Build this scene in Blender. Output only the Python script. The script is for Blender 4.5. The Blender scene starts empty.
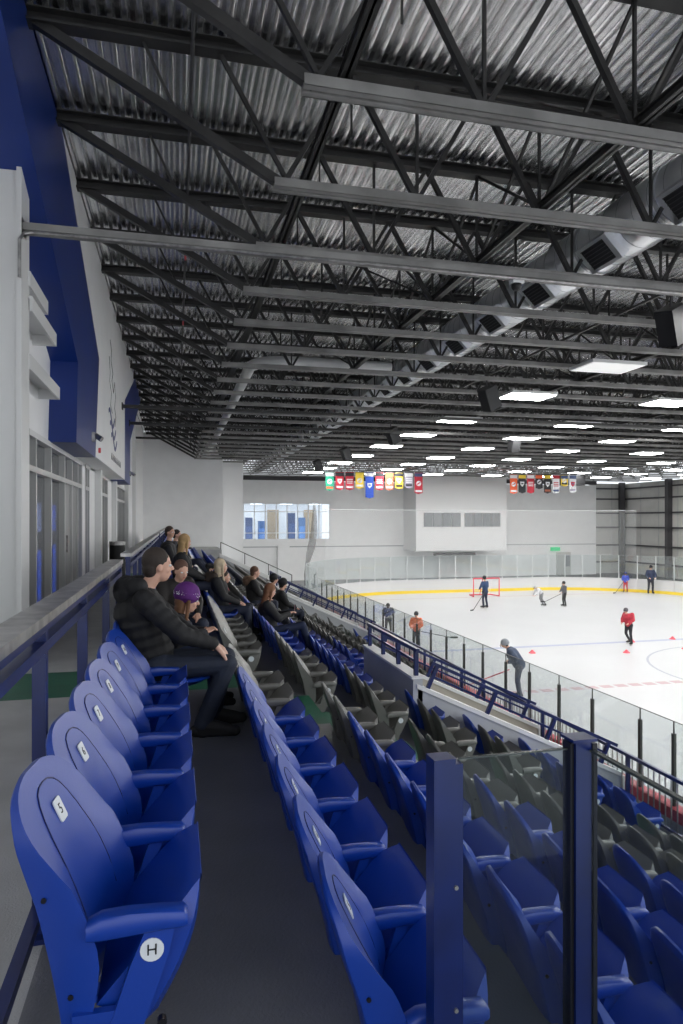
import bpy, bmesh, math, random
from mathutils import Vector, Matrix
random.seed(7)
S = bpy.context.scene
C = bpy.context.scene.collection
PI = math.pi

# ------------------------------------------------------------------ camera
cam_d = bpy.data.cameras.new('camera')
cam = bpy.data.objects.new('camera', cam_d); C.objects.link(cam)
cam_d.sensor_fit = 'HORIZONTAL'; cam_d.sensor_width = 36.0
cam_d.lens = 36.0 * 675.0 / 683.0
cam_d.shift_y = 9.0 / 683.0
cam_d.clip_start = 0.05; cam_d.clip_end = 300
YAW = math.atan(165.5 / 675.0)
cam.location = (0, 0, 0); cam.rotation_euler = (PI / 2, 0, -YAW)
S.camera = cam

# ------------------------------------------------------------------ light and exposure
w = bpy.data.worlds.new('world'); S.world = w; w.use_nodes = True
w.node_tree.nodes['Background'].inputs[0].default_value = (0.90, 0.94, 1.0, 1)
w.node_tree.nodes['Background'].inputs[1].default_value = 1.15
LAMP = 29.5
S.view_settings.view_transform = 'Standard'; S.view_settings.look = 'None'
S.view_settings.gamma = 1.0; S.view_settings.use_curve_mapping = False
S.view_settings.exposure = 0.34
S.cycles.use_denoising = True
S.cycles.max_bounces = 7; S.cycles.diffuse_bounces = 4; S.cycles.glossy_bounces = 3
S.cycles.transparent_max_bounces = 24; S.cycles.transmission_bounces = 6
S.cycles.sample_clamp_indirect = 6.0; S.cycles.caustics_reflective = False; S.cycles.caustics_refractive = False

# ------------------------------------------------------------------ levels
EYE = 1.54
RISE, TREAD = 0.395, 0.855
def FZ(n): return -EYE - RISE * (n - 1)            # floor height of row n
def EX(n): return 0.575 + TREAD * (n - 1)          # front edge of row n
def BX(n): return -0.335 + TREAD * (n - 1)          # seat back top of row n
ICE = -5.0
DECK = 5.2
CHORD = 3.73

# ------------------------------------------------------------------ materials
def mat(name, col, rough=0.5, metal=0.0, spec=0.5, var=0.0, vscale=8.0, bump=0.0, bscale=60.0, coat=0.0, emit=None, alpha=None, col2=None):
    m = bpy.data.materials.new(name); m.use_nodes = True
    nt = m.node_tree; N = nt.nodes; L = nt.links
    b = N['Principled BSDF']
    b.inputs['Base Color'].default_value = (*col, 1)
    b.inputs['Roughness'].default_value = rough
    b.inputs['Metallic'].default_value = metal
    b.inputs['Specular IOR Level'].default_value = spec
    if coat: b.inputs['Coat Weight'].default_value = coat
    if var or col2:
        tc = N.new('ShaderNodeTexCoord'); n = N.new('ShaderNodeTexNoise')
        n.inputs['Scale'].default_value = vscale; n.inputs['Detail'].default_value = 5
        L.new(tc.outputs['Object'], n.inputs['Vector'])
        r = N.new('ShaderNodeValToRGB')
        r.color_ramp.elements[0].position = 0.35; r.color_ramp.elements[1].position = 0.65
        a = tuple(max(0, c * (1 - var)) for c in col); z = col2 or tuple(min(1, c * (1 + var)) for c in col)
        r.color_ramp.elements[0].color = (*a, 1); r.color_ramp.elements[1].color = (*z, 1)
        L.new(n.outputs[0], r.inputs[0]); L.new(r.outputs[0], b.inputs['Base Color'])
    if bump:
        tc = N.new('ShaderNodeTexCoord'); n = N.new('ShaderNodeTexNoise'); bp = N.new('ShaderNodeBump')
        n.inputs['Scale'].default_value = bscale; n.inputs['Detail'].default_value = 4
        bp.inputs['Strength'].default_value = bump; bp.inputs['Distance'].default_value = 0.01
        L.new(tc.outputs['Object'], n.inputs['Vector']); L.new(n.outputs[0], bp.inputs['Height'])
        L.new(bp.outputs[0], b.inputs['Normal'])
    if emit:
        b.inputs['Emission Color'].default_value = (*emit[0], 1); b.inputs['Emission Strength'].default_value = emit[1]
    if alpha is not None: b.inputs['Alpha'].default_value = alpha
    return m

def glass_mat(name, tint, clear=0.9, rough=0.03, refl=0.6):
    m = bpy.data.materials.new(name); m.use_nodes = True
    nt = m.node_tree; N = nt.nodes; L = nt.links
    for n in list(N): N.remove(n)
    o = N.new('ShaderNodeOutputMaterial'); t = N.new('ShaderNodeBsdfTransparent'); t.inputs[0].default_value = (*tint, 1)
    g = N.new('ShaderNodeBsdfGlossy'); g.inputs['Roughness'].default_value = rough; g.inputs[0].default_value = (1, 1, 1, 1)
    d = N.new('ShaderNodeBsdfDiffuse'); d.inputs[0].default_value = (0.6, 0.63, 0.63, 1)
    lw_ = N.new('ShaderNodeLayerWeight'); lw_.inputs[0].default_value = 0.5
    pw = N.new('ShaderNodeMath'); pw.operation = 'POWER'; pw.inputs[1].default_value = 4.0; L.new(lw_.outputs['Facing'], pw.inputs[0])
    fr = N.new('ShaderNodeMath'); fr.operation = 'MULTIPLY_ADD'; fr.inputs[1].default_value = refl; fr.inputs[2].default_value = refl * 0.055; L.new(pw.outputs[0], fr.inputs[0])
    mx = N.new('ShaderNodeMixShader'); my = N.new('ShaderNodeMixShader'); my.inputs[0].default_value = 1 - clear
    L.new(t.outputs[0], my.inputs[1]); L.new(d.outputs[0], my.inputs[2])
    L.new(fr.outputs[0], mx.inputs[0]); L.new(my.outputs[0], mx.inputs[1]); L.new(g.outputs[0], mx.inputs[2])
    L.new(mx.outputs[0], o.inputs[0])
    return m

M = {}
M['blue'] = mat('blue_plastic', (0.003, 0.042, 0.33), 0.36, spec=0.65, bump=0.05, bscale=250)
M['blue_dark'] = mat('blue_plastic_groove', (0.004, 0.012, 0.10), 0.5)
M['gray'] = mat('gray_plastic', (0.150, 0.147, 0.135), 0.38, bump=0.05, bscale=250)
M['gray_dark'] = mat('gray_plastic_groove', (0.03, 0.03, 0.028), 0.5)
M['rail'] = mat('blue_rail_paint', (0.003, 0.012, 0.09), 0.30, var=0.25, vscale=5)
M['steel'] = mat('brushed_steel', (0.42, 0.41, 0.40), 0.34, metal=0.9, var=0.25, vscale=12)
M['bolt'] = mat('bolt_black', (0.015, 0.015, 0.02), 0.4, metal=0.5)
M['plate'] = mat('white_plate', (0.72, 0.75, 0.78), 0.4)
M['ink'] = mat('black_ink', (0.008, 0.008, 0.010), 0.5)
M['tread'] = mat('tread_coating', (0.165, 0.168, 0.180), 0.38, var=0.12, vscale=1.6, bump=0.25, bscale=90)
M['walk'] = mat('walkway_coating', (0.44, 0.44, 0.43), 0.5, var=0.10, vscale=2.5, bump=0.3, bscale=120)
M['riser'] = mat('riser_concrete', (0.30, 0.31, 0.31), 0.7, var=0.15, vscale=3)
M['green'] = mat('green_coating', (0.006, 0.105, 0.055), 0.5, var=0.15, vscale=3, bump=0.2, bscale=120)
M['white'] = mat('white_wall_paint', (0.90, 0.90, 0.90), 0.6, var=0.02, vscale=1.5)
M['white2'] = mat('white_steel_paint', (0.74, 0.74, 0.73), 0.45)
M['vom'] = mat('gray_wall_paint', (0.42, 0.43, 0.45), 0.6, var=0.05, vscale=2)
M['cap'] = mat('white_cap_paint', (0.75, 0.75, 0.74), 0.5)
M['beige'] = mat('beige_wall_paint', (0.46, 0.42, 0.35), 0.6)
M['navy'] = mat('fascia_blue', (0.007, 0.030, 0.19), 0.38, var=0.10, vscale=0.7)
M['joist'] = mat('dark_steel_paint', (0.030, 0.029, 0.028), 0.45, var=0.25, vscale=3)
M['chord'] = mat('chord_steel_lit', (0.24, 0.235, 0.225), 0.48, var=0.25, vscale=2)  # ice bounce light put into a lighter colour than the joist steel
M['deck'] = mat('galvanised_deck', (0.97, 0.975, 0.98), 0.24, metal=0.97, var=0.10, vscale=14)
M['duct'] = mat('galvanised_duct', (0.86, 0.87, 0.89), 0.28, metal=0.85, var=0.10, vscale=2.0)
M['ductseam'] = mat('duct_seam', (0.50, 0.51, 0.53), 0.3, metal=0.9)
M['grille'] = mat('vent_black', (0.012, 0.012, 0.013), 0.6)
M['pipe'] = mat('white_pipe', (0.88, 0.88, 0.87), 0.45)
M['speaker'] = mat('speaker_black', (0.010, 0.010, 0.011), 0.5)
M['lamp'] = mat('lamp_diffuser', (0.9, 0.9, 0.9), 0.4, emit=((1, 1, 0.985), LAMP))
M['lamp_dim'] = mat('lamp_diffuser_dim', (0.8, 0.8, 0.8), 0.4, emit=((1, 1, 0.98), 0.35))
M['ice'] = mat('ice_sheet', (0.49, 0.495, 0.503), 0.30, spec=0.25, var=0.025, vscale=0.35)
M['board'] = mat('board_white', (0.62, 0.62, 0.62), 0.4)
M['yellow'] = mat('kick_yellow', (0.85, 0.62, 0.05), 0.45)
M['red'] = mat('cap_red', (0.72, 0.09, 0.12), 0.45)
M['redline'] = mat('line_red', (0.42, 0.27, 0.29), 0.4)
M['blueline'] = mat('line_blue', (0.30, 0.33, 0.46), 0.4)
M['glass'] = glass_mat('rink_glass', (0.93, 0.955, 0.955), 0.93)
M['glass_near'] = glass_mat('guard_glass', (0.88, 0.92, 0.92), 0.992, 0.01, 0.22)
M['net'] = glass_mat('netting_mesh', (1, 1, 1), 0.90, 0.8)
M['post_dark'] = mat('glass_post_dark', (0.055, 0.055, 0.050), 0.4, metal=0.3)
M['post_light'] = mat('glass_post_light', (0.62, 0.64, 0.64), 0.4)
M['girt'] = mat('girt_steel', (0.060, 0.058, 0.062), 0.5)
M['panelwall'] = mat('insulation_panel', (0.55, 0.545, 0.52), 0.6, var=0.04, vscale=1)
M['skin'] = mat('skin', (0.62, 0.36, 0.26), 0.5)
M['darkroom'] = mat('dark_interior', (0.05, 0.05, 0.055), 0.6)
M['doorglass'] = glass_mat('door_glass', (0.22, 0.22, 0.26), 0.80, 0.02)
M['screen'] = mat('blue_screen', (0.02, 0.1, 0.6), 0.5, emit=((0.02, 0.16, 1.0), 7))
M['screen_w'] = mat('pale_screen', (0.5, 0.6, 0.9), 0.5, emit=((0.45, 0.62, 1.0), 6))
M['mull'] = mat('aluminium_mullion', (0.52, 0.52, 0.51), 0.4, metal=0.2)

# ------------------------------------------------------------------ mesh helpers
class MB:
    def __init__(s): s.v = []; s.f = []; s.m = []; s.cm = 0
    def add(s, vs, fs):
        o = len(s.v); s.v += [tuple(p) for p in vs]; s.f += [tuple(i + o for i in f) for f in fs]; s.m += [s.cm] * len(fs); return s
    def box(s, x0, x1, y0, y1, z0, z1):
        return s.add([(x0, y0, z0), (x1, y0, z0), (x1, y1, z0), (x0, y1, z0), (x0, y0, z1), (x1, y0, z1), (x1, y1, z1), (x0, y1, z1)],
                     [(0, 3, 2, 1), (4, 5, 6, 7), (0, 1, 5, 4), (1, 2, 6, 5), (2, 3, 7, 6), (3, 0, 4, 7)])
    def bar(s, p, q, w, h=None, up=(0, 0, 1)):
        h = h or w; p = Vector(p); q = Vector(q); d = (q - p).normalized(); u = Vector(up)
        if abs(d.dot(u)) > 0.98: u = Vector((0, 1, 0)) if abs(d.y) < .9 else Vector((1, 0, 0))
        r = d.cross(u).normalized() * (w / 2); t = r.cross(d).normalized() * (h / 2)
        vs = [p - r - t, p + r - t, p + r + t, p - r + t, q - r - t, q + r - t, q + r + t, q - r + t]
        return s.add(vs, [(0, 3, 2, 1), (4, 5, 6, 7), (0, 1, 5, 4), (1, 2, 6, 5), (2, 3, 7, 6), (3, 0, 4, 7)])
    def tube(s, pts, r, n=8, caps=True):
        pts = [Vector(p) for p in pts]; rs = r if isinstance(r, (list, tuple)) else [r] * len(pts)
        vs = []; k = len(pts); ref = None
        for i, p in enumerate(pts):
            d = (pts[min(i + 1, k - 1)] - pts[max(i - 1, 0)]).normalized()
            if ref is None: ref = Vector((0, 0, 1)) if abs(d.z) < .9 else Vector((1, 0, 0))
            a = d.cross(ref).normalized(); b = a.cross(d).normalized(); ref = b
            for j in range(n):
                t = 2 * PI * j / n; vs.append(p + (a * math.cos(t) + b * math.sin(t)) * rs[i])
        fs = [(i * n + j, i * n + (j + 1) % n, (i + 1) * n + (j + 1) % n, (i + 1) * n + j) for i in range(k - 1) for j in range(n)]
        if caps: fs += [tuple(reversed(range(n))), tuple(range((k - 1) * n, k * n))]
        return s.add(vs, fs)
    def poly(s, pts, axis, a, b):       # extrude a 2D polygon along axis (0 x, 1 y, 2 z) from a to b
        n = len(pts)
        def P(p, t): return (t, p[0], p[1]) if axis == 0 else (p[0], t, p[1]) if axis == 1 else (p[0], p[1], t)
        vs = [P(p, a) for p in pts] + [P(p, b) for p in pts]
        fs = [tuple(range(n)), tuple(reversed(range(n, 2 * n)))] + [(i, i + n, (i + 1) % n + n, (i + 1) % n) for i in range(n)]
        return s.add(vs, fs)
    def ell(s, c, r, rot=None, n=12, k=8):
        c = Vector(c); vs = [Vector((0, 0, -r[2]))]
        for i in range(1, k):
            ph = -PI / 2 + PI * i / k
            for j in range(n):
                t = 2 * PI * j / n; vs.append(Vector((r[0] * math.cos(ph) * math.cos(t), r[1] * math.cos(ph) * math.sin(t), r[2] * math.sin(ph))))
        vs.append(Vector((0, 0, r[2])))
        if rot is not None: vs = [rot @ v for v in vs]
        vs = [v + c for v in vs]
        fs = [(0, 1 + (j + 1) % n, 1 + j) for j in range(n)]
        for i in range(k - 2):
            for j in range(n):
                a = 1 + i * n + j; b = 1 + i * n + (j + 1) % n; fs.append((a, b, b + n, a + n))
        t = len(vs) - 1; o = 1 + (k - 2) * n
        fs += [(t, o + j, o + (j + 1) % n) for j in range(n)]
        return s.add(vs, fs)
    def mesh(s, name, mats, smooth=False, fix=True):
        me = bpy.data.meshes.new(name); me.from_pydata(s.v, [], s.f)
        for m in (mats if isinstance(mats, (list, tuple)) else [mats]): me.materials.append(m)
        me.polygons.foreach_set('material_index', s.m)
        if fix:
            bm = bmesh.new(); bm.from_mesh(me); bmesh.ops.recalc_face_normals(bm, faces=bm.faces); bm.to_mesh(me); bm.free()
        if smooth:
            me.polygons.foreach_set('use_smooth', [True] * len(me.polygons))
            if smooth != 'all': me.set_sharp_from_angle(angle=math.radians(smooth if not isinstance(smooth, bool) else 40))
        me.update(); return me
    def build(s, name, mats, parent=None, smooth=False, loc=None, fix=True):
        return link(name, s.mesh(name, mats, smooth, fix), parent, loc)

def link(name, me, parent=None, loc=None, rz=None):
    o = bpy.data.objects.new(name, me); C.objects.link(o)
    if parent is not None: o.parent = parent
    if loc is not None: o.location = loc
    if rz is not None: o.rotation_euler = (0, 0, rz)
    return o
def tag(o, label=None, cat=None, group=None, kind=None):
    if label: o['label'] = label
    if cat: o['category'] = cat
    if group: o['group'] = group
    if kind: o['kind'] = kind
    return o
def empty(name, loc, label, cat, group=None):
    o = link(name, None, None, loc); o.empty_display_size = 0.1
    return tag(o, label, cat, group)
def struct(o): o['kind'] = 'structure'; return o
def text_mesh(body, size, ext=0.0006):
    cu = bpy.data.curves.new('t', 'FONT'); cu.body = body; cu.size = size; cu.extrude = ext; cu.align_x = 'CENTER'; cu.align_y = 'CENTER'
    o = bpy.data.objects.new('t', cu); C.objects.link(o)
    dg = bpy.context.evaluated_depsgraph_get(); me = bpy.data.meshes.new_from_object(o.evaluated_get(dg))
    bpy.data.objects.remove(o); bpy.data.curves.remove(cu); return me
def frame_mesh(me, name, origin, ax, ay, az, m):
    T = Matrix((( ax[0], ay[0], az[0], origin[0]), (ax[1], ay[1], az[1], origin[1]), (ax[2], ay[2], az[2], origin[2]), (0, 0, 0, 1)))
    me.transform(T); me.name = name; me.materials.clear(); me.materials.append(m); return me
ONES = 'zeroth first second third fourth fifth sixth seventh eighth ninth tenth eleventh twelfth thirteenth fourteenth fifteenth sixteenth seventeenth eighteenth nineteenth twentieth'.split()
TENS = ['', '', 'twenty', 'thirty', 'forty', 'fifty', 'sixty']
def ordw(i):
    if i <= 20: return ONES[i]
    return {30: 'thirtieth', 40: 'fortieth', 50: 'fiftieth'}.get(i) or TENS[i // 10] + '-' + ONES[i % 10]
YMAX_SEAT = 36.9
VOM = [(8.87, 11.25), (21.6, 24.0)]        # two stair openings cut in the lower rows
AISLE = [(6.30, 7.36), (19.6, 20.8)]

# ------------------------------------------------------------------ structure: stands, walls
def grid_floor(name, x0, x1, spans, z, zb, m, top_only=False):
    b = MB()
    for y0, y1 in spans: b.box(x0, x1, y0, y1, zb, z)
    return struct(b.build(name, m))
struct(MB().box(-.47, 2.4, 37.0, 41.2, -2.2, -EYE).build('floor', M['walk']))
walk_spans = [(-1.5, AISLE[0][0]), (AISLE[0][1], AISLE[1][0]), (AISLE[1][1], 43.4)]
grid_floor('floor', -2.7, -0.47, walk_spans, -EYE, -2.2, M['walk'])
ext = lambda ys: [(a, b) for a, b in ys]
for n in range(1, 9):
    x0 = -0.47 if n == 1 else EX(n - 1); x1 = EX(n)
    full = [(-1.5, AISLE[0][0]), (AISLE[0][1], AISLE[1][0]), (AISLE[1][1], 37.0)]
    if n >= 5:
        full = [(-1.5, AISLE[0][0]), (AISLE[0][1], VOM[0][0]), (VOM[0][1], AISLE[1][0]), (AISLE[1][1], VOM[1][0]), (VOM[1][1], 37.0)]
    zb = FZ(n) - 0.12 if n < 8 else -5.3
    o = grid_floor('floor', x0, x1, full, FZ(n), zb, M['tread'])
    # concrete riser face below the front edge
    b = MB()
    for y0, y1 in full: b.box(x1 - 0.06, x1 - 0.005, y0, y1, FZ(n) - RISE - 0.02 if n < 8 else -5.2, FZ(n) - 0.03)
    b.build('riser', M['riser'], o)
for k, (a, b_) in enumerate(AISLE):         # green coated stair aisles
    g = MB(); g.box(-2.7, -0.47, a, b_, -2.2, -EYE)
    for n in range(1, 9):
        x0 = -0.47 if n == 1 else EX(n - 1)
        g.box(x0, EX(n), a, b_, FZ(n) - 0.5, FZ(n))
        if n > 1: g.box(x0, x0 + 0.28, a, b_, FZ(n), FZ(n) + RISE / 2)
    struct(g.build('floor', M['green']))
# fill under the stand so nothing shows through
b = MB()
for n in range(1, 9): b.box((-2.7 if n == 1 else EX(n - 1)) , EX(n) - 0.07, -1.5, 6.3, -5.3, FZ(n) - 0.12)
b.box(-2.7, 3.2, 6.3, 43.4, -5.3, FZ(5) - 0.2)
struct(b.build('wall_under', M['riser']))
# floor of the openings and strip beside the boards
b = MB(); b.box(3.2, 6.6, 8.9, 11.25, -4.6, FZ(8)); b.box(3.2, 6.6, 21.6, 24.0, -4.6, FZ(8)); b.box(3.2, 6.9, -1.5, 56, -5.3, -4.95)
struct(b.build('floor', M['riser']))
def vomitory(y0, y1, full_rails):
    hw = MB().box(3.2, 3.34, y0, y1 + 0.15, -5, -2.2); o = struct(hw.build('wall_opening', M['vom']))
    MB().box(3.18, 3.37, y0, y1 + 0.16, -2.2, -2.165).build('wall_cap', M['cap'], o)
    for yy, side in ((y0, 0), (y1, 1)):
        ya, yb = (yy - 0.0, yy + 0.14)
        f = MB().poly([(3.27, -5), (6.5, -5), (6.5, -3.83), (3.27, -2.33)], 1, ya, yb)
        o = struct(f.build('wall_opening', M['beige'] if side else M['vom']))
        c = MB(); c.poly([(3.25, -2.325), (6.53, -3.85), (6.53, -3.79), (3.25, -2.265)], 1, ya - 0.02, yb + 0.02); c.box(6.50, 6.56, ya - .02, yb + .02, -4.3, -3.83)
        c.build('wall_cap', M['cap'], o)
        # leaning handrail set square to the sloping cap
        r = empty('sloping_handrail', (3.3, yy + 0.07, -2.3), ('blue sloping handrail with leaning posts on %s side of %s stair opening' % (('far', 'near')[side == 0], ('nearer', 'farther')[y0 > 15])), 'handrail')
        sl = Vector((3.2, 0, -1.5)).normalized(); nr = Vector((-sl.z, 0, sl.x)); nr = Vector((0.425, 0, 0.905))
        def at(t, h): return sl * t + nr * h
        for t in (0.15, 1.15, 2.2, 3.2): MB().bar(at(t, 0), at(t, 0.36), 0.05, 0.05).build('post', M['rail'], r)
        MB().bar(at(0.05, 0.36), at(3.35, 0.36), 0.045, 0.045, up=nr).build('top_rail', M['rail'], r)
        MB().bar(at(0.15, 0.19), at(3.2, 0.19), 0.03, 0.03, up=nr).build('middle_rail', M['rail'], r)
    r = empty('guard_rail', (3.27, y0, -2.165), 'blue guard rail on the dark wall above %s stair opening' % ('nearer', 'farther')[y0 > 15], 'rail')
    L = y1 - y0 + 0.1
    for t in range(4): MB().bar((0, 0.08 + t * (L - .16) / 3, 0), (0, 0.08 + t * (L - .16) / 3, 0.36), 0.055, 0.055).build('post', M['rail'], r)
    MB().bar((0, 0, 0.36), (0, L, 0.36), 0.05, 0.05).build('top_rail', M['rail'], r)
    MB().bar((0, 0.05, 0.2), (0, L, 0.2), 0.03, 0.03).build('middle_rail', M['rail'], r)
vomitory(*VOM[0], True); vomitory(*VOM[1], True)

# seating end wall with sloping cap and thin handrail
o = struct(MB().poly([(2.3, -5.2), (6.6, -5.2), (6.6, -4.0), (2.3, -1.95), (2.3, -5.2)][:4], 1, 37.0, 37.2).build('wall_seating_end', M['vom']))
MB().poly([(2.28, -1.95), (6.62, -4.02), (6.62, -3.80), (2.28, -1.73)], 1, 36.97, 37.23).build('wall_cap', M['cap'], o)
r = empty('end_handrail', (2.35, 37.1, -1.75), 'thin dark handrail sloping down the far end wall of the seating', 'handrail')
for t in (0, 1.3, 2.6, 3.9): MB().bar((t, 0, -0.475 * t), (t, 0, -0.475 * t + .6), 0.04).build('post', M['girt'], r)
MB().bar((0, 0, .6), (3.9, 0, -0.475 * 3.9 + .6), 0.045).build('top_rail', M['girt'], r)

# left wall with storefronts, pier, fascia
WX = -1.87
b = MB(); b.box(WX - 0.2, WX, 9.4, 41.5, 1.16, DECK); b.box(WX - .2, WX, 14.65, 15.15, -EYE, 1.2); b.box(WX - .2, WX, 15.85, 18.25, -EYE, 1.2)
b.box(WX - .2, WX, 20.0, 22.3, -EYE, 1.2); b.box(WX - .2, WX, 26.5, 41.5, -EYE, 1.2)
lw = struct(b.build('wall_left', M['white']))
struct(MB().box(-2.9, -2.7, -1.5, 9.0, -EYE, DECK).build('wall_left', M['white']))
for k, (zz, ya, yb, xx) in enumerate(((2.78, 8.2, 9.3, -1.62), (2.50, 8.2, 9.8, -1.60), (1.85, 8.2, 10.2, -1.62))):
    g_ = MB(); g_.box(WX, xx, ya, yb, zz, zz + .03); g_.box(xx, xx + .03, ya, yb, zz - .14, zz + .03); g_.box(WX, xx + .03, yb - .02, yb, zz - .14, zz); g_.build('wall_girt', M['white2'], lw)
pier = MB(); pier.box(-2.72, -1.66, 7.9, 8.2, -EYE, 4.80); pier.box(-1.66, -1.61, 7.85, 8.25, -EYE, 4.80)
struct(pier.build('pillar', M['white2']))
b = MB()
for x0 in (16.9, 21.2, 26.4, 31): b.box(WX, WX + .14, x0, x0 + .35, -EYE, DECK)
struct(b.build('pillar', M['white2']))
# interior behind the glazing
b = MB(); b.box(-5.2, -5.1, 9, 27, -EYE, 1.4); b.box(-5.2, WX - .2, 9, 27, 1.3, 1.4); b.box(-5.2, WX - .2, 9.0, 9.1, -EYE, 1.4); b.box(-5.2, WX - .2, 26.9, 27, -EYE, 1.4); b.box(-5.2, -2.7, 9, 27, -EYE - .1, -EYE)
struct(b.build('wall_lobby', M['darkroom']))
def storefront(name, ys, y0, y1):
    g = struct(MB().box(WX - 0.10, WX - 0.085, y0, y1, -EYE, 1.16).build(name, M['doorglass']))
    for y in ys: MB().box(WX - 0.13, WX + .01, y - 0.035, y + 0.035, -EYE, 1.16).build('mullion', M['mull'], g)
    MB().box(WX - 0.13, WX + .012, y0, y1, 0.66, 0.74).build('transom', M['mull'], g)
    MB().box(WX - 0.13, WX + .03, y0, y1, 1.12, 1.20).build('window_head', M['white2'], g)
    return g
g = storefront('window_1', (9.5, 10.0, 11.15, 12.45, 13.3, 14.05, 14.62), 9.45, 14.65)
storefront('window_2', (15.18, 15.5, 15.82), 15.15, 15.85)
storefront('window_3', (18.3, 19.1, 19.95), 18.25, 20.0)
storefront('window_4', (22.35, 23.7, 25.1, 26.45), 22.3, 26.5)
d = struct(MB().box(WX - .07, WX - .03, 12.5, 13.27, -EYE, .66).build('door_1', mat('door_grey', (0.33, 0.33, 0.33), 0.5)))
MB().bar((WX + .02, 12.62, -.55), (WX + .02, 12.62, -.25), 0.03).build('door_handle', M['steel'], d)
d = struct(MB().box(WX - .07, WX - .03, 13.33, 14.02, -EYE, .66).build('door_2', bpy.data.materials['door_grey']))
for i, (y, za, zb, m, lab) in enumerate(((13.35, -.20, .33, 'screen_w', 'pale blue lit screen behind the first lobby glass pane'), (15.15, -.20, .33, 'screen', 'bright blue lit screen behind the second lobby glass pane'),
                                  (13.4, -1.5, -.55, 'screen', 'low blue lit panel imitating a floor reflection behind the first lobby pane'), (15.2, -1.5, -.5, 'screen', 'tall blue lit panel imitating a floor reflection behind the second lobby pane'))):
    q = MB().box(-2.52, -2.45, y, y + .62, za, zb).build('lit_screen', M[m]); tag(q, lab, 'screen', 'blue lit screens in the lobby')
    if za < -1: q.name = 'floor_reflection'  # low glowing panels stand in for the screens' reflection on the floor
    MB().box(-2.50, -2.47, y + .28, y + .33, -EYE, za).build('stand', M['darkroom'], q)

FX = -1.47
def fascia(poly, name, m): return struct(MB().poly([(a * FX / -1.38, min(DECK, b * FX / -1.38) if b < 4.9 else DECK) for a, b in poly], 0, WX, FX).build(name, m))
fascia([(10.25, 1.12), (12.6, 1.12), (13.2, 3.0), (9.0, DECK), (4.2, DECK), (10.42, 2.3)], 'wall_fascia_near', M['navy'])
fascia([(12.6, 1.14), (19.6, 1.14), (19.6, 3.35), (24.2, DECK), (9.0, DECK), (13.2, 3.0)], 'wall_fascia_white', M['white'])
fascia([(19.6, 1.12), (21.9, 1.12), (21.9, 2.5), (28.3, DECK), (24.2, DECK), (19.6, 3.35)], 'wall_fascia_far', M['navy'])
# mark on the white fascia: thin line figure, two blue waves, grey lettering strokes below
def stroke(b, pts, w): 
    P_ = [Vector((FX + .004, y * FX / -1.38, z * FX / -1.38)) for y, z in pts]
    for a, c in zip(P_, P_[1:]): b.bar(a, c, 0.008, w, up=(0, .6, .8))
def wave(y0, z0, L, A, ph=0, n=16): return [(y0 + L * i / n, z0 + A * math.sin(ph + 2 * PI * i / n)) for i in range(n + 1)]
fig = [(15.3, 3.9), (15.6, 3.75), (15.5, 3.5), (15.95, 3.3), (15.7, 3.1), (16.1, 2.9), (16.4, 3.2), (16.6, 2.9), (16.4, 2.6), (16.7, 2.45), (16.5, 2.2)]
fm = MB(); stroke(fm, fig, .018); stroke(fm, [(15.1, 3.5), (15.3, 3.2), (15.2, 3.0), (15.6, 2.8), (15.4, 2.5), (15.8, 2.4)], .015)
fo = fm.build('fascia_emblem', M['ink']); tag(fo, 'thin dark line emblem with blue waves on the white fascia', 'emblem')
for k, (yy, zz) in enumerate(((15.0, 2.25), (15.3, 2.02), (15.6, 1.8))):
    q = MB(); stroke(q, wave(yy, zz, 1.4, .14, .6), .09); q.build('wave', M['navy'], fo)
for i in range(8):
    q = MB(); stroke(q, [(15.6 + i * .33, 1.36), (15.7 + i * .33, 1.5), (15.78 + i * .33, 1.36)], .015); q.build('letter_mark', M['joist'], fo)
for (y, z, lab, c) in ((12.9, 1.5, 'small silver spotlight clamped to near blue fascia', 'spotlight'), (23.0, 1.52, 'small silver spotlight clamped to the far blue fascia', 'spotlight')):
    e = empty('wall_spotlight', (FX, y, z), lab, c, None)
    MB().box(0, .05, -.06, .06, -.06, .1).build('bracket', M['steel'], e); MB().tube([(.05, 0, .05), (.17, -.05, -.03)], .05, 10).build('lamp_head', M['steel'], e)
q = MB().tube([(FX, 13.95, 1.38), (FX + .04, 13.95, 1.38)], .05, 12).build('alarm_bell', M['red']); tag(q, 'small round red alarm on the white fascia', 'alarm')

# end walls
struct(MB().box(-2.7, 2.5, 41.2, 41.5, -EYE, DECK).build('wall_end_left', M['white']))
struct(MB().box(2.74, 4.16, 43.3, 56, -5.3, 3.85).build('wall_end_pier', mat('white_wall_bright', (0.80, 0.80, 0.80), 0.6)))
struct(MB().box(2.5, 2.74, 41.2, 56, -5.3, 3.85).build('wall_end_pier', M['white']))
ew = MB()                                            # far end wall around the long window
ew.box(4.16, 5.4, 56, 56.3, -5.3, 3.4); ew.box(12.7, 38.4, 56, 56.3, -5.3, 3.35); ew.box(5.4, 12.7, 56, 56.3, 1.48, 3.4); ew.box(5.4, 12.7, 56, 56.3, -5.3, -1.53)
ew = struct(ew.build('wall_end', M['white']))
MB().box(8.2, 9.2, 55.7, 56, -5, -2.1).build('wall_pilaster', M['white'], ew)
MB().box(4.2, 38.4, 55.97, 56, -2.2, -2.12).build('wall_seam', M['vom'], ew)
MB().box(4.2, 38.4, 55.9, 56, 3.4, 3.75).build('wall_top_beam', M['girt'], ew)
win = struct(MB().box(5.4, 12.7, 56.12, 56.15, -1.53, 1.48).build('window_5', glass_mat('upper_glass', (0.9, 0.93, 0.96), 0.97, 0.02)))
for i in range(9): MB().box(5.4 + i * .9125 - .03, 5.4 + i * .9125 + .03, 56.02, 56.2, -1.53, 1.48).build('mullion', M['white'], win)
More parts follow.
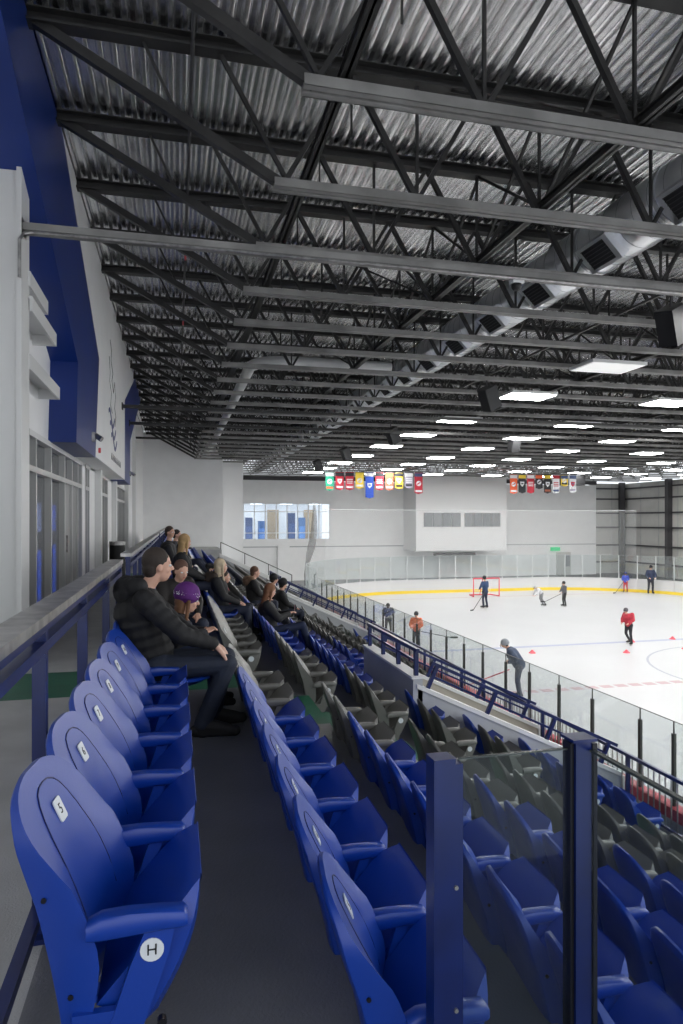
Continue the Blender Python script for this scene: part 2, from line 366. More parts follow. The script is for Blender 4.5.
for z in (-1.53, -1.0, 0.78, 1.45): MB().box(5.4, 12.7, 56.02, 56.2, z - .03, z + .03).build('transom', M['white'], win)
rm = MB(); rm.box(5.2, 12.9, 60, 60.1, -1.6, 1.6); rm.box(5.2, 12.9, 56.3, 60, -1.7, -1.6); struct(rm.build('wall_office', mat('office_wall_glow', (0.62, 0.60, 0.55), 0.6, emit=((.75, .85, 1.0), 0.3))))  # faint blue glow added to the office walls in place of room light
struct(MB().box(5.2, 12.9, 56.3, 60, 1.5, 1.6).build('ceiling_office', M['white']))
for i in range(3):
    struct(MB().box(6.3 + 2.6 * i, 7.2 + 2.6 * i, 57.5, 59, 1.46, 1.49).build('ceiling_office_light', M['lamp_w'] if 'lamp_w' in M else M.setdefault('lamp_w', mat('office_lamp', (1, 1, 1), .5, emit=((.8, .9, 1), 6)))))
for i, (x, m, ww, h) in enumerate(((7.9, 'tan', 1.0, 2.6), (11.2, 'tan', .9, 2.6))):
    M.setdefault('tan', mat('tan_door', (0.45, 0.33, 0.20), 0.5))
    struct(MB().box(x, x + ww, 59.8, 59.98, -1.6, -1.6 + h).build('door_office', M[m]))
ob = 0
for x, hh, c, lab in ((5.8, 1.9, (.05, .10, .25), 'dark blue display stand behind the far window'), (6.9, 1.6, (.10, .22, .5), 'blue cabinet behind the far window beside tan door'), (9.5, 2.3, (.03, .08, .22), 'tall navy locker in the middle of far window'), (10.4, 1.9, (.12, .28, .6), 'bright blue cabinet behind far window near second door')):
    q = MB(); q.box(0, .6, 0, .5, 0, hh); q = q.build('display_cabinet', mat('cab%d' % ob, c, .5), None, False, (x, 58.2, -1.6)); ob += 1
    MB().box(.05, .55, -.03, 0, .1, hh * .6).build('door', mat('cabd%d' % ob, tuple(v * 1.6 for v in c), .5), q); tag(q, lab, 'cabinet', 'cabinets in the far office')
# press box
pb = struct(MB().box(19.3, 27.5, 52.8, 56, -2.5, 3.9).build('wall_press_box', mat('press_white', (0.76, 0.76, 0.76), 0.5)))
pg = mat('press_glass', (0.20, 0.21, 0.22), 0.15)
for x0, n in ((19.95, 4), (23.6, 4)):
    for i in range(n): MB().box(x0 + i * .83 + .03, x0 + i * .83 + .80, 52.72, 52.8, -.48, .68).build('window_pane', pg, pb)
    MB().box(x0 - .03, x0 + n * .83 + .03, 52.74, 52.8, -.54, -.48).build('window_sill', M['white2'], pb)
MB().box(21.5, 25.2, 54, 54.5, -2.95, -2.72).build('hanging_duct', M['girt'], pb)

# steel framed wall at the far end and along the far side
def framed(name, p0, p1, zcols, ncol, wall_z0=-5.3, wall_z1=3.6, girts=(-3.9, -2.3, -.6, .75, 2.1, 3.1), inn=(0, -1)):
    p0 = Vector((*p0, 0)); p1 = Vector((*p1, 0)); d = (p1 - p0); L = d.length; d.normalize(); n = Vector((*inn, 0))
    b = MB(); a = p0; c = p1
    q = [a, c, c - n * .2, a - n * .2]; b.add([(v.x, v.y, wall_z0) for v in q] + [(v.x, v.y, wall_z1) for v in q], [(0, 1, 2, 3), (4, 5, 6, 7), (0, 1, 5, 4), (1, 2, 6, 5), (2, 3, 7, 6), (3, 0, 4, 7)])
    o = struct(b.build(name, M['panelwall']))
    for z in girts: MB().bar(a + n * .12 + Vector((0, 0, z)), c + n * .12 + Vector((0, 0, z)), .18, .14).build('girt', M['girt'], o)
    for i in range(int(L / 2.4) + 1):
        v = a + d * (i * 2.4); MB().bar(v + n * .02 + Vector((0, 0, wall_z0)), v + n * .02 + Vector((0, 0, wall_z1)), .03, .03).build('panel_joint', M['vom'], o)
    for t in zcols: MB().bar(a + d * t + n * .3 + Vector((0, 0, -5)), a + d * t + n * .3 + Vector((0, 0, 3.7)), .5, .35).build('column', M['girt'], o)
framed('wall_end_framed', (38.4, 57), (42.2, 57), (3.3,), 1)
framed('wall_right', (42.2, 57), (42.2, 20), (6.4, 13.5, 20.5, 28), 1, inn=(-1, 0))
dd = struct(MB().box(34.2, 35.6, 55.8, 56, -5, -2.9).build('door_3', mat('door_pale', (.5, .5, .48), .5)))
MB().box(35.0, 35.5, 55.76, 55.8, -4.2, -3.2).build('door_pane', pg, dd)
tag(MB().box(33.6, 34.5, 55.8, 55.98, -2.75, -2.42).build('exit_sign', mat('exit_green', (.02, .25, .08), .5, emit=((.02, .5, .2), .6))), 'green lit exit sign above the far door', 'sign')

# ------------------------------------------------------------------ folding stadium seat (faces +x, origin on the tread below the back top)
def base(z):
    return lerp([(.25, .130), (.33, .130), (.40, .120), (.46, .106), (.52, .086), (.58, .064), (.64, .040), (.70, .012), (.75, -.014), (.80, -.042), (.84, -.066)], z)
def edge(z):
    return lerp([(.25, .150), (.33, .170), (.40, .176), (.45, .170), (.50, .153), (.55, .134), (.60, .110), (.63, .084), (.66, .060), (.70, .028), (.74, .000), (.78, -.026), (.81, -.044), (.84, -.064)], z)
def lerp(tab, z):
    if z <= tab[0][0]: return tab[0][1]
    for (a, p), (b, q) in zip(tab, tab[1:]):
        if z <= b: return p + (q - p) * (z - a) / (b - a)
    return tab[-1][1]
def hw(z):
    if z < 0.69: return 0.240
    t = min(1.0, (z - 0.69) / 0.15); return 0.240 * max(0.0, 1 - t ** 2.3) ** (1 / 2.5)
def front(u, z):
    a = abs(u) * hw(z) / .240
    return base(z) + (edge(z) - base(z)) * a ** 2.2
def rear(z): return lerp([(.25, .065), (.30, .058), (.42, .035), (.555, .004), (.635, -.024), (.70, -.045), (.76, -.062), (.80, -.078), (.84, -.090)], z)
def back_mesh(nu, nz):
    b = MB(); F = []; R = []
    zs = [0.25 + (0.8385 - 0.25) * (1 - (1 - i / nz) ** 1.8) for i in range(nz + 1)]
    for z in zs:
        h = hw(z)
        for j in range(nu + 1):
            u = math.sin(PI / 2 * (2 * j / nu - 1)); x = front(u, z); F.append((x, u * h, z))
            top = max(0, (z - .80) / .04)
            xr = rear(z) + .02 * abs(u) ** 6; xr = xr + (x - .012 - xr) * min(1, top) ** 2
            R.append((min(xr, x - .012), u * h * (.985 if abs(u) > .99 else 1), z - .002))
    n = nu + 1; o = len(F); vs = F + R; fs = []
    for i in range(nz):
        for j in range(nu):
            a = i * n + j; fs.append((a, a + 1, a + n + 1, a + n)); fs.append((o + a, o + a + n, o + a + n + 1, o + a + 1))
    for i in range(nz):
        a = i * n; fs.append((a, a + n, o + a + n, o + a)); a = i * n + nu; fs.append((a, o + a, o + a + n, a + n))
    for j in range(nu):
        fs.append((j, o + j, o + j + 1, j + 1)); a = nz * n + j; fs.append((a, a + 1, o + a + 1, o + a))
    b.add(vs, fs); return b
def pan_mesh(nu, nt, down=False):
    b = MB(); F = []; R = []
    for i in range(nt + 1):
        t = i / nt
        for j in range(nu + 1):
            u = 2 * j / nu - 1
            h = 0.226 * (1 - 0.26 * max(0, (t - 0.74) / 0.26) ** 1.25)
            if down: x = 0.17 + 0.40 * t; z = 0.425 + 0.02 * t; nx, nz_ = 0, 1
            else: x = 0.135 + 0.255 * t; z = 0.29 + 0.285 * t; nx, nz_ = -0.73, 0.68
            dish = 0.022 * (1 - u * u) * math.sin(PI * min(1, t * 1.05)) ; lip = 0.02 * (t ** 6)
            F.append((x - nx * (dish + lip), u * h, z - nz_ * (dish + lip)))
            th = 0.045 + 0.02 * math.sin(PI * t)
            th *= 0.35 + 0.65 * (1 - abs(u) ** 8) * (1 - t ** 8)
            if down: R.append((x - nx * th, u * h * 0.985, z - nz_ * th))
            else:
                e = 1 - abs(u) ** 8
                R.append((x + .012 + (.15 * (1 - t) + .03 * math.sin(PI * t)) * (.75 + .25 * e), u * h * .985, z - .006 - (1 - t) * .055))
    n = nu + 1; o = len(F); fs = []
    for i in range(nt):
        for j in range(nu):
            a = i * n + j; fs.append((a, a + n, a + n + 1, a + 1)); fs.append((o + a, o + a + 1, o + a + n + 1, o + a + n))
        a = i * n; fs.append((a, o + a, o + a + n, a + n)); a += nu; fs.append((a, a + n, o + a + n, o + a))
    for j in range(nu):
        fs.append((j, j + 1, o + j + 1, o + j)); a = nt * n + j; fs.append((a, o + a, o + a + 1, a + 1))
    b.add(F + R, fs); return b
def arm_mesh(y):
    b = MB(); prof = [(0.115, .505, .026), (0.15, .512, .038), (0.22, .515, .037), (0.31, .515, .031), (0.355, .513, .028), (0.365, .509, .020)]
    n = 12; vs = []
    for x, z, r in prof:
        wd = 0.029 if x < .36 else .023
        for j in range(n):
            t = 2 * PI * j / n; c, s_ = math.cos(t), math.sin(t)
            c = math.copysign(abs(c) ** .36, c); s_ = math.copysign(abs(s_) ** .5, s_)
            vs.append((x, y + wd * c, z - .006 + r * .8 * s_))
    fs = [(i * n + j, i * n + (j + 1) % n, (i + 1) * n + (j + 1) % n, (i + 1) * n + j) for i in range(len(prof) - 1) for j in range(n)]
    fs += [tuple(reversed(range(n))), tuple(range((len(prof) - 1) * n, len(prof) * n))]
    b.add(vs, fs); return b
def stand_mesh(y):
    b = MB(); t = .014
    b.poly([(.265, .50), (.335, .50), (.318, .42), (.225, .16), (.18, 0.02), (.10, 0.02), (.14, .16), (.222, .40)], 1, y - t, y + t)
    b.poly([(.08, .29), (.25, .29), (.24, .245), (.08, .245)], 1, y - t * .8, y + t * .8)
    b.box(.08, .24, y - .035, y + .035, 0, .02)
    return b
def stand_mid(y):
    b = MB(); t = .012
    b.poly([(.255, .50), (.300, .50), (.262, .40), (.205, .18), (.17, 0.02), (.11, 0.02), (.155, .18), (.222, .40)], 1, y - t, y + t)
    b.poly([(.08, .28), (.22, .28), (.21, .25), (.08, .25)], 1, y - t * .8, y + t * .8)
    b.box(.08, .22, y - .035, y + .035, 0, .02)
    return b
def groove_mesh():
    hp_ = [(.148, .42), (.147, .50), (.142, .56), (.134, .62), (.122, .68), (.108, .725), (.090, .758), (.068, .779), (.038, .790)]
    pts = [(-y, z) for y, z in hp_] + [(0, .793)] + [(y, z) for y, z in reversed(hp_)]
    b = MB(); P_ = [Vector((front(y / hw(z), z) + .0015, y, z)) for y, z in pts]
    for a, c in zip(P_, P_[1:]): b.bar(a, c, .0035, .0035, up=(.9, 0, .4))
    return b
def inset_mesh():      # raised inner panel of the backrest
    rows = [(.42, .146), (.46, .146), (.50, .145), (.53, .143), (.56, .140), (.59, .136), (.62, .132), (.65, .126), (.68, .120), (.70, .113), (.725, .106), (.745, .096), (.762, .084), (.777, .066), (.787, .040), (.791, .014)]; b = MB(); vs = []; n = 8
    for z, h in rows:
        for j in range(n + 1):
            u = (2 * j / n - 1) * h; vs.append((front(u / hw(z), z) + .0022, u, z))
    b.add(vs, [(i * (n + 1) + j, i * (n + 1) + j + 1, (i + 1) * (n + 1) + j + 1, (i + 1) * (n + 1) + j) for i in range(len(rows) - 1) for j in range(n)]); return b
TN = Vector((1, 0, .46)).normalized(); TT = Vector((-.46, 0, 1)).normalized()
PO = Vector((front(0, .712) + .003, 0, .712))
def plate_mesh():
    b = MB(); w_, h_, r = .027, .033, .008; pts = []
    for cx, cy, a0 in ((w_ - r, h_ - r, 0), (-w_ + r, h_ - r, 90), (-w_ + r, -h_ + r, 180), (w_ - r, -h_ + r, 270)):
        for k in range(4): a = math.radians(a0 + 30 * k); pts.append((cx + r * math.cos(a), cy + r * math.sin(a)))
    P3 = [PO + Vector((0, 1, 0)) * x + TT * y for x, y in pts]; n = len(P3)
    b.add([p + TN * .001 for p in P3] + [p + TN * .005 for p in P3], [tuple(range(n)), tuple(range(n, 2 * n))] + [(i, (i + 1) % n, (i + 1) % n + n, i + n) for i in range(n)])
    return b
SKEW = math.radians(-7)          # the curved backs stand a few degrees round from the line of the row
def sk(v): return (v[0] * math.cos(SKEW) - v[1] * math.sin(SKEW), v[0] * math.sin(SKEW) + v[1] * math.cos(SKEW) + .008, v[2])
def skew(b): b.v = [sk(v) for v in b.v]; return b
def disc(y, x, z, r, d=.003, n=20): return MB().tube([(x, y, z), (x, y - d, z)], r, n)
ME = {}
for c in ('blue', 'gray'):
    ME['back', c] = skew(back_mesh(16, 20)).mesh('backrest', M[c], smooth=50)
    ME['back2', c] = skew(back_mesh(8, 9)).mesh('backrest', M[c], smooth=50)
    ME['pan', c] = pan_mesh(12, 12).mesh('seat_pan', M[c], smooth=45)
    ME['pan2', c] = pan_mesh(6, 5).mesh('seat_pan', M[c], smooth=45)
    ME['pandown', c] = pan_mesh(8, 8, True).mesh('seat_pan', M[c], smooth=45)
    ME['arm', c] = arm_mesh(-.2475).mesh('armrest', M[c], smooth=45)
    ME['armfar', c] = arm_mesh(.2475).mesh('armrest', M[c], smooth=45)
    ME['stand', c] = stand_mesh(-.2475).mesh('side_stand', M[c])
    ME['standmid', c] = stand_mid(-.2475).mesh('side_stand', M[c])
    ME['standfar', c] = stand_mesh(.2475).mesh('side_stand', M[c])
    ME['groove', c] = skew(groove_mesh()).mesh('backrest_groove', M[c + '_dark' if c == 'blue' else 'gray_dark'])
    ME['inset', c] = skew(inset_mesh()).mesh('backrest_panel', M[c], smooth=50)
    q = skew(back_mesh(6, 6))
    a = pan_mesh(4, 3); q.add(a.v, a.f); a = arm_mesh(-.2475); q.add(a.v, a.f); a = stand_mid(-.2475); q.add(a.v, a.f)
    q.cm = 1; a = skew(plate_mesh()); q.add(a.v, a.f)
    ME['far', c] = q.mesh('folding_seat', [M[c], M['plate']], smooth=45)
    q = skew(back_mesh(6, 5)); a = pan_mesh(4, 2); q.add(a.v, a.f); a = stand_mid(-.2475); q.add(a.v, a.f); q.cm = 1; a = skew(plate_mesh()); q.add(a.v, a.f)
    ME['tiny', c] = (list(q.v), list(q.f), list(q.m))
ME['plate'] = skew(plate_mesh()).mesh('number_plate', M['plate'])
ME['badge'] = disc(-.262, .275, .435, .030).mesh('row_badge', M['plate'])
BOLTS = []
for x, z in ((.30, .245), (.01, .58), (.075, .33)):
    BOLTS.append(MB().tube([(x, -.25 if x > .2 else -.225, z), (x, -.270 if x > .2 else (-.236 - x * .12), z)], .012 if x > .2 else .007, 8).mesh('bolt', M['bolt']))
for k in range(5, 14):
    ME['num', k] = frame_mesh(text_mesh(str(k), .042 if k < 10 else .034), 'number', sk(PO + TN * .0055), (-math.sin(SKEW), math.cos(SKEW), 0), (TT[0] * math.cos(SKEW), TT[0] * math.sin(SKEW), TT[2]), (TN[0] * math.cos(SKEW), TN[0] * math.sin(SKEW), TN[2]), M['ink'])
ME['letter'] = frame_mesh(text_mesh('H', .040), 'row_letter', (.275, -.266, .435), (1, 0, 0), (0, 0, 1), (0, -1, 0), M['ink'])
ROWW = {1: 'top row', 2: 'second row down', 3: 'third row down', 4: 'fourth row down', 5: 'fifth row down', 6: 'sixth row down', 7: 'seventh row down', 8: 'front row by boards'}
CW = {'blue': 'blue', 'gray': 'gray'}
def seat(n, y, c, label, group, lod, num=None, end=False, farend=False, down=False):
    x = BX(n); z = FZ(n)
    if lod == 2:
        o = link('folding_seat', ME['far', c], None, (x, y, z)); tag(o, label, 'seat', group); return o
    r = empty('folding_seat', (x, y, z), label, 'seat', group); s = '' if lod == 0 else '2'
    bk = link('backrest', ME['back' + s, c], r)
    link('seat_pan', ME['pandown' if down else 'pan' + s, c], r)
    link('armrest', ME['arm', c], r); link('side_stand', ME['stand' if end else 'standmid', c], r)
    pl = link('number_plate', ME['plate'], r); 
    if lod == 0:
        link('backrest_groove', ME['groove', c], bk); link('backrest_panel', ME['inset', c], bk); [link('bolt', q_, r) for q_ in BOLTS]
        if num: link('number', ME['num', num], pl)
    if farend: link('armrest', ME['armfar', c], r); link('side_stand', ME['standfar', c], r)
    if end:
        bd = link('row_badge', ME['badge'], r)
        if n == 1 and num: link('row_letter', ME['letter'], bd)
    return r
NEARY = [2.07 + .495 * k for k in range(9)]
near_gray = {1: 0, 2: 2, 3: 2, 4: 3, 5: 4, 6: 9, 7: 9, 8: 0}       # how many seats next to the aisle are grey
def visible(n, y):
    d = math.sin(YAW) * (BX(n) + .2) + math.cos(YAW) * y
    if d < .3: return False
    px = 341.5 + 675 * (math.cos(YAW) * (BX(n) - .1) - math.sin(YAW) * (y + .25)) / d
    return px < 760
for n in range(1, 9):
    for k, y in enumerate(NEARY):
        if not visible(n, y): continue
        idx = 9 - k                                   # counted from the aisle
        c = 'gray' if idx <= near_gray[n] else 'blue'
        if n == 7 and idx > 6: c = 'blue'
        who = n == 1 and k in (6, 7)
        lab = f'{c} folding seat, {ordw(idx)} on near side of green aisle, {ROWW[n]}'
        if n == 1: lab = f'blue {("folded", "lowered")[who]} seat numbered {("five six seven eight nine ten eleven twelve thirteen").split()[k]} in the top row'
        seat(n, y, c, lab, 'folding seats before the aisle, ' + ROWW[n], 0 if n <= 4 or k > 99 else 1, num=5 + k, end=(k == 0), farend=(k == 8), down=who)
# block beyond the aisle
count = 0; rest = []
FARY = [7.62 + .49 * k for k in range(24)]; FARY2 = [21.1 + .49 * k for k in range(32)]
def colour_far(n, k, y):
    if n == 1: return 'blue' if y < 16 else 'gray'
    if n == 2: return 'gray' if k < 6 else 'blue' if y < 14 else 'gray'
    if n == 3: return 'gray' if k < 4 else 'blue' if y < 13.6 else 'gray'
    if n == 4: return 'gray' if k < 3 else 'blue' if y < 13.3 else 'gray'
    if n == 5: return 'gray' if k < 2 else 'blue' if y < 13.2 else 'gray'
    if n == 6: return 'gray' if k < 2 else 'blue' if k < 3 else 'gray'
    return 'blue' if k < 3 else 'gray'
occupied = {(1, 7.62), (1, 9.58), (2, 9.58), (3, 9.58)}
for n in range(1, 9):
    for k, y in enumerate(FARY):
        if n >= 5 and VOM[0][0] - .2 < y < VOM[0][1] + .4: continue
        c = colour_far(n, k, y)
        lod = 1 if y < 10 else 2
        lab = f'{c} folding seat, {ordw(k + 1)} beyond the green aisle, {ROWW[n]}'
        seat(n, y, c, lab, 'folding seats beyond the aisle, ' + ROWW[n], lod, end=(k == 0)); count += 1
farlist = sorted([(y - .0 * n, n, k, y) for n in range(1, 9) for k, y in enumerate(FARY2) if not (n >= 5 and VOM[1][0] - .25 < y < VOM[1][1] + .25)])
def colour_far2(n, y):
    if n <= 3 and y > 24: return 'blue'
    if n == 8 and y < 27: return 'blue'
    return 'gray'
mass = MB()
for i, (_, n, k, y) in enumerate(farlist):
    c = colour_far2(n, y)
    if i < 60:
        lab = f'{c} folding seat, {ordw(k + 1)} past the second aisle, {ROWW[n]}'
        o = link('folding_seat', ME['far', c], None, (BX(n), y, FZ(n))); tag(o, lab, 'seat', 'distant folding seats, ' + ROWW[n])
    else:
        v, f, m = ME['tiny', c]; o_ = len(mass.v)
        mass.v += [(a + BX(n), b_ + y, z + FZ(n)) for a, b_, z in v]; mass.f += [tuple(j + o_ for j in q) for q in f]
        mass.m += [(1 if mm else (0 if c == 'blue' else 2)) for mm in m]
o = mass.build('distant_seats', [M['blue'], M['plate'], M['gray']], fix=False)
tag(o, 'rows of blue and gray folding seats at the far end of the stand', 'seats', None, 'stuff')

# ------------------------------------------------------------------ walkway railings
RX = -0.49
def walk_rail(label, ys, y0, y1, zb=-EYE):
    r = empty('walkway_railing', (RX, y0, zb), label, 'railing')
    for y in ys:
        p = MB().box(-.024, .024, y - y0 - .024, y - y0 + .024, 0, 1.17).build('post', M['rail'], r)
        MB().box(-.06, .06, y - y0 - .06, y - y0 + .06, 0, .018).build('base_plate', M['rail'], p)
    L = y1 - y0
    MB().box(-.075, .035, 0, L, 1.165, 1.20).build('steel_cap', M['steel'], r)
    MB().box(-.03, .028, 0, L, 1.135, 1.165).build('cap_support', M['rail'], r)
    MB().box(-.02, .026, 0, L, 1.055, 1.095).build('upper_rail', M['rail'], r)
    MB().box(-.02, .02, 0, L, .10, .14).build('lower_rail', M['rail'], r)
walk_rail('blue walkway railing with brushed steel cap beside the numbered seats', [1.5, 2.70, 3.87, 5.13, 6.25], .2, 6.28)
walk_rail('blue walkway railing beyond the green aisle behind the seated spectators', [7.45 + 1.2 * i for i in range(11)], 7.42, 19.5)
walk_rail('farthest blue walkway railing running to the end wall', [20.85 + 1.3 * i for i in range(13)], 20.8, 36.9)
r = empty('bin', (WX + .35, 18.9, -EYE), 'slim dark bin with steel rim standing by the lobby wall', 'bin')
MB().tube([(0, 0, 0), (0, 0, .95)], .2, 16).build('body', M['speaker'], r, smooth=40); MB().tube([(0, 0, .9), (0, 0, 1.0)], .21, 16).build('rim', M['steel'], r, smooth=40)

# ------------------------------------------------------------------ front guard rail with balusters
r = empty('front_guard_rail', (6.5, 0, FZ(8)), 'long blue guard rail with thin bars along the front row', 'railing')
for k in range(30):
    y = .3 + 1.2 * k
    if y < 36.5: MB().bar((0, y, 0), (0, y, .84), .05).build('post', M['rail'], r)
MB().bar((0, .2, .84), (0, 36.6, .84), .045).build('top_rail', M['rail'], r); MB().bar((0, .2, .12), (0, 36.6, .12), .035).build('lower_rail', M['rail'], r)
bm_ = MB().bar((0, 0, .12), (0, 0, .82), .016).mesh('baluster', M['steel'])
k = 0
y = 4.0
while y < 36.5:
    if y < 17: link('baluster', bm_, r, (0, y, 0))
    else:
        if k == 0: far_b = MB(); k = 1
        far_b.bar((0, y, .12), (0, y, .82), .018)
    y += .115
fb = far_b.build('baluster_run', M['steel'], r); fb['kind'] = 'stuff'

# ------------------------------------------------------------------ glass guard in front of the camera
g = empty('glass_guard', (.8, 1.72, FZ(2)), 'clear glass guard between two tall blue posts across the second tread', 'guard')
gz = FZ(2)
def gpost(x, y, w_, name='post', zt=-.64):
    p = MB().box(x - w_ / 2 - .8, x + w_ / 2 - .8, y - .03 - 1.72, y + .03 - 1.72, 0, zt - gz).build(name, M['rail'], g); return p
p = gpost(.700, 1.72, .062); 
MB().box(.731 - .8, .752 - .8, -.03, .03, 0, -.655 - gz).build('glass_channel', M['rail'], g)
p = gpost(1.120, 1.72, .050, zt=-.625)
MB().box(1.084 - .8, 1.095 - .8, -.02, .02, 0, -.63 - gz).build('rubber_gasket', M['bolt'], g)
MB().box(1.145 - .8, 1.160 - .8, -.035, .02, 0, -.63 - gz).build('rubber_gasket', M['bolt'], g)
MB().box(1.084 - .8, 1.160 - .8, -.035, .032, -.625 - gz, -.617 - gz).build('post_cap', M['rail'], g)
MB().box(.752 - .8, 1.084 - .8, -.005, .005, .06, -.65 - gz).build('glass_pane', M['glass_near'], g)
MB().box(.752 - .8, 1.084 - .8, -.006, .006, -.652 - gz, -.648 - gz).build('glass_edge', mat('glass_edge', (.04, .05, .05), .2), g)
MB().box(1.138 - .8, 1.148 - .8, -1.72 + .35, -.035, .06, -.65 - gz).build('glass_pane', M['glass_near'], g)
MB().box(1.135 - .8, 1.151 - .8, -1.72 + .35, -.035, -.652 - gz, -.645 - gz).build('glass_edge', bpy.data.materials['glass_edge'], g)
for z in (.30, .62, .95): MB().tube([(.731 - .8, -.03, z), (.731 - .8, -.036, z)], .006, 8).build('bolt', M['steel'], g)

# ------------------------------------------------------------------ ice, boards and glass
XR0, XR1, YE, RR = 6.95, 33.5, 44.0, 8.5
struct(MB().poly([(XR0, -6), (XR1, -6)] + [(XR1 - RR + RR * math.cos(a), YE - RR + RR * math.sin(a)) for a in [PI / 2 * i / 16 for i in range(17)]] + [(XR0 + RR + RR * math.cos(a), YE - RR + RR * math.sin(a)) for a in [PI / 2 + PI / 2 * i / 16 for i in range(17)]], 2, ICE - .3, ICE).build('ice_sheet_floor', M['ice']))
struct(MB().box(6.5, 42.3, -6, 57, -5.5, -5.31).build('floor', M['riser']))
struct(MB().box(33.6, 42.3, -6, 57, -5.31, -5.0).build('floor', M['riser']))
struct(MB().box(2.7, 42.3, 44.1, 57, -5.31, -5.0).build('floor', M['riser']))
def line(x0, x1, y0, y1, m, name='trim_line'): return struct(MB().box(x0, x1, y0, y1, ICE - .002, ICE + .003).build(name, m))
line(XR0, XR1, 24.15, 24.45, M['blueline'])
rl = MB()
for i in range(int((XR1 - XR0) / .5)): rl.box(XR0 + i * .5, XR0 + i * .5 + .36, 17.75, 18.05, ICE - .002, ICE + .003)
struct(rl.build('trim_line', M['redline'])); line(XR0, XR1, 40.9, 41.0, M['redline'])
def ring(cx, cy, r, w_, m):
    b = MB(); n = 64; vs = []
    for i in range(n):
        a = 2 * PI * i / n
        for rr in (r, r + w_): vs += [(cx + rr * math.cos(a), cy + rr * math.sin(a), ICE + .003), (cx + rr * math.cos(a), cy + rr * math.sin(a), ICE - .002)]
    fs = []
    for i in range(n):
        a = 4 * i; c = 4 * ((i + 1) % n); fs += [(a, a + 2, c + 2, c), (a, c, c + 1, a + 1), (a + 2, a + 3, c + 3, c + 2)]
    b.add(vs, fs); struct(b.build('trim_circle', m))
ring(20.2, 18.2, 4.6, .08, mat('line_grey_blue', (.30, .32, .38), .4))
# path of the boards
path = []
y = -2.0
NP = [-1.6, -.5, .6, 1.7, 2.8, 3.88, 4.96, 6.04, 7.12, 8.22, 8.94, 10.16, 11.19, 12.27, 13.27, 14.39, 15.44]
while NP[-1] < 34: NP.append(NP[-1] + 1.115)
NP[-1] = 35.5
for y in NP: path.append((XR0, y))
na = 11
for i in range(1, na + 1): a = PI - PI / 2 * i / na; path.append((XR0 + RR + RR * math.cos(a), YE - RR + RR * math.sin(a)))
for i in range(1, 9): path.append((XR0 + RR + (XR1 - XR0 - 2 * RR) * i / 8, YE))
for i in range(1, na + 1): a = PI / 2 - PI / 2 * i / na; path.append((XR1 - RR + RR * math.cos(a), YE - RR + RR * math.sin(a)))
for i in range(1, 22): path.append((XR1, YE - RR - 1.2 * i))
ca = tag(link('rink_boards', None), 'white rink boards with red cap and glass panes round the ice', 'boards')
yk = MB(); cp = MB()
for i in range(len(path) - 1):
    p, q = Vector((*path[i], 0)), Vector((*path[i + 1], 0)); d = (q - p).normalized(); nrm = Vector((d.y, -d.x, 0))   # towards the ice
    s = i / (len(path) - 1); hi = 1.2 if p.y < 33 and p.x < 10 else 1.62
    L = (q - p).length
    m_ = (p + q) / 2
    def slab(off, th, z0, z1):
        b = MB(); a_, b_ = p + nrm * off, q + nrm * off; a2, b2 = p + nrm * (off + th), q + nrm * (off + th)
        b.add([(v.x, v.y, z0) for v in (a_, b_, b2, a2)] + [(v.x, v.y, z1) for v in (a_, b_, b2, a2)], [(0, 1, 2, 3), (4, 5, 6, 7), (0, 1, 5, 4), (1, 2, 6, 5), (2, 3, 7, 6), (3, 0, 4, 7)]); return b
    if i % 2 == 0 or True: slab(-.1, .1, -5.0, -4.1).build('board_panel', M['board'], ca)
    slab(0, .012, ICE, ICE + .2).build('kick_plate', M['yellow'], ca)
    slab(-.14, .18, -4.1, -4.06).build('board_cap', M['red'] if p.y < 33 and p.x < 10 else M['board'], ca)
    if p.y < 33 and p.x < 10: slab(-.15, .04, -4.22, -4.06).build('board_cap_front', M['red'], ca)
    slab(-.06, .012, -4.06, -4.06 + hi).build('glass_pane', M['glass'], ca)
    ed = slab(-.062, .016, -4.06 + hi, -4.06 + hi + .008).build('pane_edge', M['post_dark'] if hi < 1.5 else M['post_light'], ca)
    pp = p + nrm * -.055
    if hi < 1.5:
        MB().bar((pp.x, pp.y, -4.1), (pp.x, pp.y, -4.06 + hi - .17), .045, .05).build('glass_post', M['post_dark'], ca)
        MB().bar((pp.x, pp.y, -4.06 + hi - .17), (pp.x, pp.y, -4.06 + hi), .012, .014).build('pane_joint', M['post_dark'], ca)
    else: MB().bar((pp.x, pp.y, -4.1), (pp.x, pp.y, -4.06 + hi), .05, .04).build('glass_post', M['post_light'], ca)
# netting above the end glass
net = MB(); pts = path[26:60]
na_ = [Vector((*p, 0)) for p in path if p[1] > 40.5 and p[0] < 33]
for a, c in zip(na_, na_[1:]): net.add([(a.x, a.y + .1, -2.44), (c.x, c.y + .1, -2.44), (c.x, c.y + .1, .75), (a.x, a.y + .1, .75)], [(0, 1, 2, 3)])
nt_ = net.build('safety_netting', M['net']); tag(nt_, 'fine pale safety netting hanging above the end glass', 'netting')
nc = MB()
for a, c in zip(na_, na_[1:]): nc.bar((a.x, a.y + .1, .75), (c.x, c.y + .1, .75), .03)
nc.build('top_cable', M['post_light'], nt_)
bp = [(8.6, 42.4, 1.2), (8.62, 42.4, .2), (8.58, 42.4, -.8), (8.4, 42.4, -1.7), (8.15, 42.3, -2.6), (8.0, 42.2, -3.4), (8.0, 42.2, -4.1)]
o = MB().tube(bp, [.06, .16, .22, .24, .14, .10, .07], 14).build('gathered_netting', mat('netting_gray', (.30, .30, .30), .8, alpha=.45), smooth='all'); tag(o, 'gray bundle of gathered netting hanging at the rink corner', 'netting')

